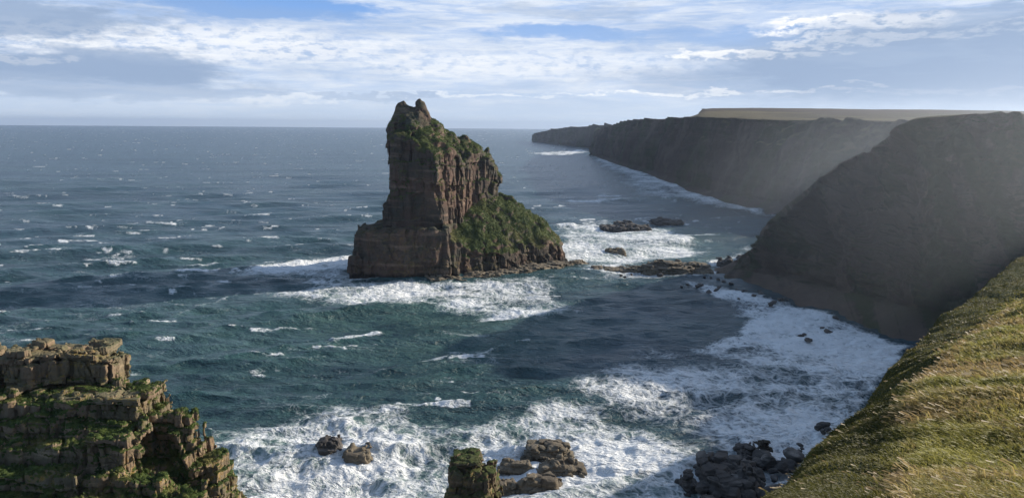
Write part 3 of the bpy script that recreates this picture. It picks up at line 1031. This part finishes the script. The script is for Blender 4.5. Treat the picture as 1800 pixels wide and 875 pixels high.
def grass():
    gg = np.random.default_rng(3)
    nS, nT = HG.shape[:2]
    V = HG.reshape(-1, 3)
    A = V[F]
    C = A.mean(1)
    area = np.linalg.norm(np.cross(A[:, 2] - A[:, 0], A[:, 3] - A[:, 1]), axis=1) / 2
    r = np.linalg.norm(C - np.array([0, 0, CAM_H]), axis=1)
    # only the part of the slope that can be seen from around the viewpoint
    ok = (C[:, 1] > 3) & (C[:, 1] < 118) & (C[:, 2] > 22)
    col_i = (np.arange(len(F)) % (nT - 1))
    Sj = sum(nseg[:3])
    ok &= (col_i > Sj - 22)
    ok &= C[:, 0] < .86 * C[:, 1] + 6
    w = np.where(ok, area / np.clip(r, 6, 200) ** 1.75, 0)
    n = 520000
    pick = gg.choice(len(F), n, p=w / w.sum())
    u = gg.random((n, 1)); v = gg.random((n, 1)); q = F[pick]
    P = (V[q[:, 0]] * (1 - u) + V[q[:, 1]] * u) * (1 - v) + (V[q[:, 3]] * (1 - u) + V[q[:, 2]] * u) * v
    rr = np.linalg.norm(P - np.array([0, 0, CAM_H]), axis=1)
    jj = col_i[pick]
    bank = sstep(Sj + nseg[3] + 6, Sj + nseg[3] - 14, jj)              # steeper, greener bank below the crest; its shade is painted into the blades
    tall = fbm2(P[:, 0], P[:, 1], 1.6, 3, 91)
    pat = fbm2(P[:, 0] + .4 * P[:, 1], P[:, 1], 4.5, 3, 93)
    crest = np.exp(-((jj - Sj - nseg[3] - 3) / 9.0) ** 2)
    gold = np.clip(.54 + .8 * pat + .5 * crest - .75 * bank + .16 * gg.normal(size=n), 0, 1)
    hgt = (.12 + .15 * gg.random(n) + .06 * np.clip(tall, -.8, 1.2)) * (1 - .55 * bank) * np.clip(rr / 16, .8, 1.15)
    hgt = np.clip(hgt, .08, 1.0)
    seedh = gg.random(n) < (.022 * (1 - .8 * bank) + .05 * crest) * sstep(-.3, .5, pat + .3 * crest)
    hgt = np.where(seedh, hgt * 1.35 + .12, hgt)
    wid = np.where(seedh, .0065, .0045) * (1 + .6 * gg.random(n)) * np.clip(rr / 9, .8, 9) ** .95
    up = np.array([0, 0, 1.0])
    wind = np.array([-.75, -.25, 0.0])
    d = up + wind * (.35 + .45 * gg.random((n, 1)) + .35 * np.clip(tall, -1, 1)[:, None]) + .28 * gg.normal(size=(n, 3)) * np.array([1, 1, .3])
    d /= np.linalg.norm(d, axis=1, keepdims=True)
    d2 = d + wind * (.75 + .5 * gg.random((n, 1))) - up * (.25 + .3 * gg.random((n, 1)))
    d2 /= np.linalg.norm(d2, axis=1, keepdims=True)
    side = np.cross(d, gg.normal(size=(n, 3))); side /= np.linalg.norm(side, axis=1, keepdims=True)
    s = side * wid[:, None]
    h1 = (hgt * .55)[:, None]; h2 = (hgt * .5)[:, None]
    P = P - up * .03
    mid_ = P + d * h1; tip = mid_ + d2 * h2
    tw = np.where(seedh, 1.5, .25)[:, None]
    vv = np.stack([P - s, P + s, mid_ + s * .8, mid_ - s * .8, tip + s * tw * .8, tip - s * tw * .8], 1).reshape(-1, 3)
    b = np.arange(n)[:, None] * 6
    f = np.concatenate([b + np.array([[0, 1, 2, 3]]), b + np.array([[3, 2, 4, 5]])])
    g1 = np.array([.15, .15, .040]); g2 = np.array([.36, .33, .092]); y1 = np.array([.50, .40, .165]); br = np.array([.27, .18, .09]); hd_ = np.array([.34, .245, .14])
    t = gg.random((n, 1))
    t = np.clip(t * .6 + .45 * sstep(-.5, .6, fbm2(P[:, 0], P[:, 1], 2.6, 3, 97))[:, None] - .35 * bank[:, None], 0, 1)
    c = g1 * (1 - t) + g2 * t
    yy = y1 * (1 - t) + br * t
    gd = .85 * sstep(.30, .95, gold)[:, None]
    c = c * (1 - gd) + yy * gd
    c = c * (1 - .5 * bank[:, None])  # paints the shade of the side turned from the sun into the blade colour
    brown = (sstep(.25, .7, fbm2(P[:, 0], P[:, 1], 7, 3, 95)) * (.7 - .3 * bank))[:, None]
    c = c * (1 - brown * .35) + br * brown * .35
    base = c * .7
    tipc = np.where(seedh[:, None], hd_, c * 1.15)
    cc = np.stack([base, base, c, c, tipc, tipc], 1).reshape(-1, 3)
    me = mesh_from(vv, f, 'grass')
    attr(me, 'tint', cc, 'FLOAT_COLOR')
    m, nn = material('grass_blades')
    a = nn.attr('tint').outputs['Color']
    bs = nn.bsdf(a, .6, .25)
    tr = nn.n('ShaderNodeBsdfTranslucent'); nn.link(a, tr.inputs[0])
    mx = nn.n('ShaderNodeMixShader'); mx.inputs[0].default_value = .45
    nn.link(bs.outputs[0], mx.inputs[1]); nn.link(tr.outputs[0], mx.inputs[2])
    nn.out(mx.outputs[0])
    tag(add('grass', me, m), 'windblown green and golden grass covering the clifftop slope', 'grass', kind='stuff')


grass()

# ------------------------------------------------------------------ the sea


def poly_world(pts): return np.array([sea(max(-4000, px), py)[:2] for px, py in pts])


def poly_sd(P, x, y):
    """signed distance to an arbitrary polygon (negative inside)"""
    n = len(P); d = np.full(x.shape, 1e18); s = np.zeros(x.shape, bool)
    for i in range(n):
        a, b = P[i], P[(i + 1) % n]
        e = b - a
        wx, wy = x - a[0], y - a[1]
        t = np.clip((wx * e[0] + wy * e[1]) / (e @ e), 0, 1)
        d = np.minimum(d, (wx - e[0] * t) ** 2 + (wy - e[1] * t) ** 2)
        c = (a[1] > y) != (b[1] > y)
        xi = a[0] + (y - a[1]) * e[0] / (e[1] if abs(e[1]) > 1e-9 else 1e-9)
        s ^= c & (x < xi)
    return np.sqrt(d) * np.where(s, -1, 1)


def mk_sea():
    nA, nR = 1250, 900
    az = np.tan(np.linspace(R(-46), R(46), nA))
    dep = np.concatenate([np.linspace(1 / 52., 1 / 1500., nR - 60), 1 / np.geomspace(1530, 14000, 60)])
    Yd = 1 / dep
    X = az[:, None] * Yd[None]; Y = np.repeat(Yd[None], nA, 0)
    # fan ends on a circle-ish far edge
    far = np.clip((Yd - 3000) / 11000, 0, 1)[None]
    Y = Y * (1 - far + far / np.sqrt(1 + az[:, None] ** 2)); X = az[:, None] * Y
    x, y = X.ravel(), Y.ravel()
    r = np.hypot(x, y)
    dl = np.maximum(r * (az[1] - az[0]) * .8, np.gradient(np.broadcast_to(Yd, X.shape), axis=1).ravel() * .8)
    z = np.zeros_like(x); gx = np.zeros_like(x); gy = np.zeros_like(x)
    g = np.random.default_rng(12)
    main = R(284)                                   # waves run in from the open sea, towards lower right
    energy = np.zeros_like(x)
    shelter = np.ones_like(x)
    Pcove = poly_world([(1035, 272), (1180, 330), (1345, 390), (1240, 480), (1150, 490), (1030, 620), (1000, 800), (1100, 1000), (1800, 1000), (1700, 500)])
    sdc = poly_sd(Pcove, x, y)
    shelter = .5 + .5 * sstep(-25, 25, sdc)
    for i in range(50):
        L = 3.2 * (1.083 ** i) * g.uniform(.9, 1.1)
        th = main + g.normal() * (.34 if L < 40 else .2)
        a = .0105 * L ** .86 * g.uniform(.6, 1.3) * (1.7 if L < 11 else 1.15 if L < 26 else 1.25 if L < 48 else .9)
        if L > 60: a *= .45
        k = 2 * math.pi / L
        ph = k * (x * math.cos(th) + y * math.sin(th)) + g.uniform(0, 6.28) + 1.2 * vn2(x / (6 * L), y / (6 * L), 300 + i)
        fade = sstep(2.2, 5.5, L / dl) * np.where(L > 25, shelter, .35 + .65 * shelter)
        z += a * np.cos(ph) * fade
        gx -= a * .75 * math.cos(th) * np.sin(ph) * fade; gy -= a * .75 * math.sin(th) * np.sin(ph) * fade
    # ---- foam cover
    foam = np.zeros_like(x); green = np.zeros_like(x)
    wob = fbm2(x, y, 22, 4, 401); wob2 = fbm2(x, y, 6, 3, 405)
    streak = fbm2(x * .35 + y * .1, y, 5, 4, 409)

    def patch(pts, s, soft, wa=5., tgt=None):
        nonlocal foam
        Pw = poly_world(pts)
        lo, hi = Pw.min(0) - 40, Pw.max(0) + 40
        i = np.nonzero((x > lo[0]) & (x < hi[0]) & (y > lo[1]) & (y < hi[1]))[0]
        d = poly_sd(Pw, x[i], y[i]) + wa * wob[i] + wa * .35 * wob2[i]
        f = s * sstep(soft, -soft, d)
        t = foam if tgt is None else tgt
        t[i] = np.maximum(t[i], f)
    # white water at the foot of the picture
    patch([(300, 800), (380, 772), (450, 748), (540, 730), (600, 712), (690, 710), (760, 730), (820, 748), (870, 740), (930, 714), (985, 708), (1040, 716), (1110, 738), (1180, 760), (1262, 778), (1260, 1000), (300, 1000)], .84, 5, 4)
    patch([(560, 745), (640, 735), (720, 745), (760, 780), (720, 820), (640, 835), (560, 815), (530, 780)], 1.12, 4, 4)
    patch([(850, 770), (930, 735), (1040, 740), (1140, 770), (1220, 790), (1180, 830), (1050, 860), (1040, 920), (860, 920), (840, 830)], 1.12, 5, 5)
    patch([(380, 800), (440, 770), (520, 790), (520, 900), (400, 900)], .62, 5, 4)
    # bay foam under the near headland
    bay = [(1188, 492), (1290, 508), (1370, 522), (1450, 548), (1530, 582), (1610, 612), (1580, 650), (1520, 740), (1420, 830), (1300, 880), (1230, 860), (1260, 775), (1200, 720), (1290, 690), (1400, 655), (1330, 640), (1225, 618), (1300, 592), (1312, 575), (1290, 540)]
    patch(bay, 1.04, 3, 2.5)
    patch([(1380, 560), (1480, 570), (1590, 615), (1540, 690), (1420, 800), (1380, 800), (1480, 690), (1390, 610)], 1.08, 4, 3)
    patch([(1000, 690), (1080, 650), (1180, 625), (1300, 640), (1450, 640), (1480, 720), (1300, 820), (1120, 740)], .74, 8, 6)
    # stack
    patch([(430, 517), (560, 500), (640, 495), (790, 493), (880, 490), (960, 494), (975, 503), (930, 516), (985, 532), (1010, 545), (960, 556), (900, 566), (830, 574), (810, 556), (760, 544), (690, 538), (610, 532), (560, 526)], .82, 5, 4)
    patch([(830, 552), (900, 540), (985, 540), (960, 556), (890, 568), (835, 572)], .92, 3, 3)
    patch([(600, 500), (700, 494), (860, 494), (900, 510), (820, 524), (700, 520)], .95, 4, 4)
    patch([(385, 487), (450, 470), (540, 452), (620, 446), (640, 470), (612, 493), (540, 496), (470, 492)], .8, 5, 5)
    patch([(430, 478), (520, 458), (618, 445), (630, 468), (560, 480), (500, 486)], 1.15, 4, 4)
    patch([(500, 500), (560, 486), (625, 480), (680, 492), (600, 505)], 1.0, 4, 4)
    # behind the causeway
    patch([(975, 400), (1010, 390), (1058, 388), (1070, 402), (1150, 405), (1215, 415), (1230, 440), (1190, 455), (1120, 466), (1040, 468), (1000, 452), (990, 430)], .92, 6, 6)
    patch([(985, 402), (1050, 391), (1056, 398), (1010, 408)], .98, 3, 2)
    patch([(1040, 455), (1150, 452), (1190, 448), (1160, 462), (1060, 468)], .88, 4, 3)
    patch([(1240, 462), (1300, 440), (1318, 430), (1310, 455), (1280, 470)], .6, 4, 3)
    # surf along the middle headland and far breakers
    patch([(1030, 271), (1090, 284), (1180, 318), (1230, 338), (1345, 370), (1350, 380), (1270, 362), (1200, 345), (1130, 320), (1060, 292)], .92, 16, 8)
    patch([(1120, 300), (1180, 322), (1205, 350), (1150, 350), (1090, 320)], .68, 18, 10)
    patch([(1290, 358), (1350, 372), (1348, 382), (1320, 372)], .85, 5, 3)
    patch([(995, 352), (1045, 351), (1105, 347), (1100, 352), (1050, 357), (1005, 357)], .92, 4, 3)
    patch([(1030, 343), (1062, 339), (1090, 345), (1050, 347)], .8, 4, 3)
    patch([(930, 270), (970, 267), (1020, 263), (1035, 267), (990, 274)], .85, 8, 6)
    patch([(1150, 470), (1030, 485), (1040, 490), (1160, 492), (1210, 486)], .55, 4, 4)
    # single breaking crests
    for a, b, wd, s in (((585, 607), (660, 594), 7, .98), ((198, 556), (250, 552), 4, .98), ((340, 466), (380, 458), 4, .9), ((495, 577), (550, 573), 4, .8), ((0, 555), (14, 549), 4, .9), ((790, 634), (890, 612), 3.5, .7),
                        ((860, 618), (920, 603), 4, .7), ((150, 452), (230, 446), 4, .75), ((700, 640), (780, 630), 4, .6), ((150, 590), (300, 556), 3, .55), ((300, 556), (420, 512), 3, .5), ((1060, 690), (1100, 700), 4, .6)):
        A_, B_ = sea(*a)[:2], sea(*b)[:2]
        lo, hi = np.minimum(A_, B_) - 30, np.maximum(A_, B_) + 30
        i = np.nonzero((x > lo[0]) & (x < hi[0]) & (y > lo[1]) & (y < hi[1]))[0]
        e = B_ - A_; t = np.clip(((x[i] - A_[0]) * e[0] + (y[i] - A_[1]) * e[1]) / (e @ e), 0, 1)
        wm = sea((a[0] + b[0]) / 2, (a[1] + b[1]) / 2 - wd / 2)[1] - sea((a[0] + b[0]) / 2, (a[1] + b[1]) / 2 + wd / 2)[1]
        d = np.hypot(x[i] - A_[0] - e[0] * t, y[i] - A_[1] - e[1] * t) + 1.0 * wob2[i] + .6 * wob[i]
        foam[i] = np.maximum(foam[i], s * sstep(wm * .75, 0, d)); z[i] += .5 * s * sstep(wm * 1.2, 0, d)
    for cx_, cy_, W, D in FOAM_ROCKS:
        i = np.nonzero((np.abs(x - cx_) < W + 8) & (np.abs(y - cy_) < D + 8))[0]
        q = np.hypot((x[i] - cx_) / (W + 2.2), (y[i] - cy_) / (D + 2.2)) + .12 * wob2[i]
        foam[i] = np.maximum(foam[i], .9 * sstep(1.25, .95, q))
    # whitecaps on the open water
    capn = fbm2(x * .5, y * 1.0, 6, 4, 501, .6); capl = fbm2(x, y, 60, 3, 505)
    far_ = sstep(250, 1500, r)
    zl = z / (.35 + .2 * (1 - far_))
    cap = sstep(.79, 1.25, capn + .22 * capl + .16 * np.clip(zl, -1.5, 1.5) - .04 + .10 * sstep(500, 1200, r))
    open_ = sstep(-10, 30, sdc)
    foam = np.maximum(foam, cap * .95 * open_ * sstep(1400, 350, r).clip(.62, 1))
    light = sstep(.25, .8, streak + .3 * capl) * .30 * open_ * sstep(900, 200, r)
    foam = np.maximum(foam, light)
    patch([(420, 560), (560, 510), (700, 500), (900, 500), (1020, 540), (980, 600), (880, 640), (700, 640), (520, 620)], 1.0, 18, 6, green)
    patch([(250, 800), (560, 700), (900, 720), (1000, 700), (1250, 780), (1250, 1000), (250, 1000)], 1.0, 14, 5, green)
    patch([(960, 400), (1240, 400), (1300, 470), (1000, 480)], .8, 14, 5, green)
    green = np.maximum(green, .70 * sstep(560, 190, r) * open_)
    # churned water stands up
    churn = foam * (fbm2(x, y, 4.2, 3, 601) * .32 + fbm2(x, y, 1.5, 2, 605) * .16) * sstep(700, 250, r)
    z = z + churn
    foam = foam * np.clip(1 + .30 * fbm2(x, y, 13, 4, 611) + .20 * streak, .4, 1.3)
    # green swell rearing in front of the stack
    c = sea(800, 590); z += .9 * np.exp(-((x - c[0]) / 26) ** 2 - ((y - c[1] - .25 * (x - c[0])) / 7) ** 2)
    # surge round the surf rocks
    for px, py, hh, w in ((595, 752, 1.9, 4.2), (905, 788, 1.6, 3.6), (1000, 398, 2.2, 9), (655, 790, .8, 3)):
        c = sea(px, py); q = np.exp(-((x - c[0]) / w) ** 2 - ((y - c[1]) / (w * .6)) ** 2)
        z += hh * q * (.7 + .5 * wob2); foam = np.maximum(foam, np.clip(1.5 * q, 0, 1))
    V = np.stack([x + gx, y + gy, z], 1)
    Fq = grid_faces(nA, nR)
    if face_normals(V[:], Fq[:50])[:, 2].mean() < 0: Fq = Fq[:, ::-1]
    me = mesh_from(V, Fq, 'sea', True)
    attr(me, 'foam', foam); attr(me, 'green', green)
    return me


m, n = material('sea_water')
p = n.pos()
fo = E(n.nt, n.attr('foam').outputs['Fac']); ge = E(n.nt, n.attr('green').outputs['Fac'])
px_, py_, pz_ = n.sep(p)
flatp = n.comb(px_, py_, 0.0)
w1 = n.warp(n.warp(flatp, .07, 9.0, 3), .4, 2.4, 3)
lace1 = 1.0 - n.voro(w1, .30, 'DISTANCE_TO_EDGE').step(0, .30)
lace2 = 1.0 - n.voro(n.warp(w1, .9, .8), .85, 'DISTANCE_TO_EDGE').step(0, .35)
fb = n.noise(n.mapping(w1, (.6, 1, 1)), .22, 7, .66)
fine = n.noise(flatp, 1.7, 5, .7)
pat = lace1 * .20 + lace2 * .18 + fb * .62 + (fine - .5) * .18 - .02
th = (fo * -.62) + .97
mask = (pat - th).step(-.25, .29) * fo.step(.02, .12)
deep = n.mix(n.noise(flatp, .02, 3).step(.35, .65), (.026, .064, .088), (.034, .078, .088))
teal = n.mix(n.noise(flatp, .06, 4).step(.3, .7), (.052, .115, .103), (.075, .142, .124))
wcol = n.mix(ge * .8, deep, teal)
wcol = n.mix((fo * ge).step(.1, .8) * .6, wcol, (.20, .31, .29))
wcol = n.mix((pz_.step(.4, 1.6)) * .35, wcol, (.02, .085, .075))
swell = n.noise(n.mapping(n.warp(flatp, .03, 8.0), (.40, 1.0, 1), (0, 0, -.2)), .075, 5, .6)
chop = n.noise(n.mapping(n.warp(flatp, .2, 2.0), (.55, 1.0, 1), (0, 0, .25)), .55, 5, .62)
chop2 = n.noise(n.mapping(flatp, (.6, 1.0, 1), (0, 0, -.3)), 1.9, 4, .6)
hgt = chop * 1.0 + chop2 * .25
bm = n.bump(hgt, 1.0, 1.5, n.bump(swell, 1.0, 6.0))
stk = n.noise(n.mapping(n.warp(flatp, .08, 4.0), (.22, 1.0, 1), (0, 0, -.25)), .30, 7, .68)
wcol = n.mix(stk.step(.56, .74) * .42, wcol, (.20, .27, .29))
stk3 = n.noise(n.mapping(flatp, (.30, 1.0, 1), (0, 0, -.1)), .011, 9, .80)  # light and dark streaks painted into the colour as shading of far chop
wcol = n.mix(stk3.step(.46, .60) * .5, wcol, (.010, .030, .046))
wcol = n.mix(stk3.step(.50, .38) * .45, wcol, (.060, .105, .130))
stk2 = n.noise(n.mapping(n.warp(flatp, .02, 12.0), (.25, 1.0, 1), (0, 0, -.2)), .07, 7, .72)  # finer dark streaks, chop shading put into the water colour
wcol = n.mix(stk2.step(.50, .62) * .45, wcol, (.009, .026, .036))
bm = n.bump(mask * .6 + fine * mask * .5, .7, .35, bm)
col = n.mix(mask, wcol, (.80, .82, .82))
b = n.bsdf(col, .5, .36, bm)
n.link((mask * .6) + .26, b.inputs['Roughness'])
b.inputs['IOR'].default_value = 1.33
n.out(b.outputs[0])
sea_o = add('sea', mk_sea(), m)
tag(sea_o, 'choppy dark teal sea with white foam and whitecaps to the horizon', 'sea', kind='structure')

# ------------------------------------------------------------------ air: thin sea haze
bm_ = bpy.data.meshes.new('haze')
a_, z0_, z1_ = 15500.0, -4.0, 125.0
vs = [(sx * a_, sy, sz) for sz in (z0_, z1_) for sx, sy in ((-1, -400), (1, -400), (1, a_), (-1, a_))]
bm_.from_pydata(vs, [], [(3, 2, 1, 0), (4, 5, 6, 7), (0, 1, 5, 4), (1, 2, 6, 5), (2, 3, 7, 6), (3, 0, 4, 7)])
m, n = material('haze')
pv = n.n('ShaderNodeVolumePrincipled')
pv.inputs['Color'].default_value = (.60, .72, .90, 1)
pv.inputs['Density'].default_value = .00007
pv.inputs['Anisotropy'].default_value = .55
n.out(None, pv.outputs[0])
haze = add('haze', bm_, m)

def ellipsoid(name, c, rad, n=32):
    v, f = [], []
    for i in range(n + 1):
        th = math.pi * i / n
        for j in range(n):
            ph = 2 * math.pi * j / n
            v.append((rad[0] * math.sin(th) * math.cos(ph), rad[1] * math.sin(th) * math.sin(ph), rad[2] * math.cos(th)))
    for i in range(n):
        for j in range(n):
            f.append((i * n + j, (i + 1) * n + j, (i + 1) * n + (j + 1) % n, i * n + (j + 1) % n))
    me = bpy.data.meshes.new(name); me.from_pydata(v, [], f); me.update()
    return me


m, n = material('spray_mist')
pv = n.n('ShaderNodeVolumePrincipled')
pv.inputs['Color'].default_value = (.80, .88, .98, 1)
oc = n.sep(n.n('ShaderNodeTexCoord').outputs['Object'])
rr_ = (oc[0] * (1 / 150.)).pow(2.0) + (oc[1] * (1 / 175.)).pow(2.0) + (oc[2] * (1 / 58.)).pow(2.0)
dn = (1.0 - rr_).max(0.0).pow(1.5) * .0015
n.link(dn, pv.inputs['Density'])
pv.inputs['Anisotropy'].default_value = .5
n.out(None, pv.outputs[0])
mist = add('mist', ellipsoid('mist', None, (150, 175, 58)), m, loc=(185, 215, 36))
tag(mist, 'pale drifting sea spray in front of the near and middle headlands', 'mist', kind='stuff')
tag(haze, 'thin bluish sea haze over the water and cliffs', 'haze', kind='stuff')

# ------------------------------------------------------------------ sky
world = bpy.data.worlds.new('World'); scene.world = world; world.use_nodes = True
n = NT(world.node_tree)
skyt = n.n('ShaderNodeTexSky', sky_type='NISHITA')
skyt.sun_disc = False; skyt.sun_elevation = R(SUN_EL); skyt.sun_rotation = R(SUN_AZ)
skyt.air_density = 1.0; skyt.dust_density = 1.0; skyt.ozone_density = 1.5
tc = n.n('ShaderNodeTexCoord').outputs['Generated']
dx, dy, dz = n.sep(tc)
az = dx._m('ARCTAN2', dy) * 57.2958
el = dz._m('ARCSINE') * 57.2958
sp = n.comb(az * .28, el, 0.0)                      # sky-dome coordinates, stretched along the horizon
wq = n.noise(sp, .55, 5, .6, color=True)
wx, wy, _ = n.sep(wq)
wq2 = n.noise(sp, 2.0, 5, .65, color=True)
wx2, wy2, _ = n.sep(wq2)
azw = az + (wx - .5) * 14 + (wx2 - .5) * 4.0
elw = el + (wy - .5) * 2.6 + (wy2 - .5) * 1.0


def sky_px(px, py):
    d = ray(px, py); d = d / np.linalg.norm(d)
    return math.degrees(math.atan2(d[0], d[1])), math.degrees(math.asin(d[2]))


def blob(px, py, rx, ry, soft=.55):
    a, e_ = sky_px(px, py)
    k = .0441
    q = ((azw - a) * (1 / (rx * k))).pow(2.0) + ((elw - e_) * (1 / (ry * k))).pow(2.0)
    return 1.0 - q.step(1 - soft, 1 + soft)


def union(*bs):
    r = bs[0]
    for b_ in bs[1:]: r = r.max(b_)
    return r


big = n.noise(n.comb(az * .10, el * .55, 1.7), .8, 6, .6)
stri = n.noise(n.comb(az * .09, el * 1.1, 4.1), 1.0, 6, .62)
gap = union(blob(450, 8, 190, 22, .5), blob(1020, 60, 150, 12, .7) * .9, blob(1330, 60, 170, 18, .7) * .8, blob(930, 170, 200, 9, .8) * .4)
high = (el - 10.0).step(0.0, 10.0)
wisp = n.noise(n.comb(az * .17, el * 1.5, 2.2), 1.7, 7, .66, .6)
veil = ((big * .45 + stri * .35 + wisp * .40).step(.48, .72) * .52 + .44) * (1.0 - gap)
dark = union(blob(60, 28, 170, 26), blob(170, 116, 190, 30), blob(110, 150, 300, 18) * .8, blob(1690, 112, 360, 72, .7), blob(1400, 140, 300, 30, .8) * .6, blob(1700, 30, 160, 14) * .7, blob(1000, 20, 130, 12, .8) * .45, blob(640, 172, 110, 4) * .5)
shade = (dark * .9 + (1.0 - big.step(.35, .6)) * .28).clamp()
bright = union(blob(1330, 96, 130, 9, .5), blob(1480, 42, 150, 14, .6), blob(1500, 70, 130, 7, .5), blob(1230, 165, 240, 4, .6) * .8, blob(1720, 58, 110, 7, .6) * .8, blob(300, 70, 380, 26, .9) * .55, blob(30, 95, 60, 7) * .9, blob(900, 110, 300, 26, .9) * .4, blob(1540, 148, 50, 4) * .7, blob(1680, 160, 130, 6, .8) * .5, blob(860, 170, 150, 3.5, .7) * .5, blob(500, 175, 90, 5) * .4)
puff = n.noise(n.comb(az * .30, el * .8, 9.3), 3.2, 6, .62)
bright = (bright * puff.step(.36, .54) * (1.0 - dark * .8)).clamp()
skyc = n.mix(el.step(0.0, 11.0), (.48, .60, .78), (.15, .33, .70))
ccol = n.mix(veil, skyc, n.mix(wisp.step(.35, .65), (.56, .65, .80), (.69, .745, .83)))
ccol = n.mix(shade, ccol, (.29, .385, .55))
ccol = n.mix(bright, ccol, (.97, .96, .94))
low = 1.0 - el.step(.2, 3.2)
ccol = n.mix(low * .7, ccol, (.54, .64, .78))
behind = az.abs().step(60.0, 120.0)
ccol = n.mix(behind * .9, ccol, (.15, .20, .30))  # unseen sky behind the camera, darkened to lower the ambient light
cover = (1.0 - high * .8).clamp()
bg1 = n.n('ShaderNodeBackground'); n.link(skyt.outputs[0], bg1.inputs[0]); bg1.inputs[1].default_value = .14
bg2 = n.n('ShaderNodeBackground'); n.link(ccol, bg2.inputs[0]); bg2.inputs[1].default_value = .84
mx = n.n('ShaderNodeMixShader'); n.link(cover, mx.inputs[0]); n.link(bg1.outputs[0], mx.inputs[1]); n.link(bg2.outputs[0], mx.inputs[2])
wo = n.n('ShaderNodeOutputWorld'); n.link(mx.outputs[0], wo.inputs[0])
world.cycles.sampling_method = 'MANUAL'; world.cycles.sample_map_resolution = 512

sl = bpy.data.lights.new('sun', 'SUN'); sl.energy = 5.0; sl.angle = R(.53); sl.color = (1.0, .90, .76)
so = bpy.data.objects.new('sun', sl); COL.objects.link(so)
from mathutils import Vector
so.rotation_euler = Vector(tuple(SUN)).to_track_quat('Z', 'Y').to_euler()
so.location = tuple(SUN * 500)

scene.view_settings.view_transform = 'Standard'; scene.view_settings.look = 'None'
scene.view_settings.exposure = 0.50; scene.view_settings.gamma = 1.0
cy = scene.cycles
cy.use_denoising = True
try: cy.denoiser = 'OPENIMAGEDENOISE'
except Exception: pass
cy.max_bounces = 5; cy.diffuse_bounces = 2; cy.glossy_bounces = 2; cy.transmission_bounces = 2; cy.volume_bounces = 0; cy.transparent_max_bounces = 4
cy.caustics_reflective = False; cy.caustics_refractive = False
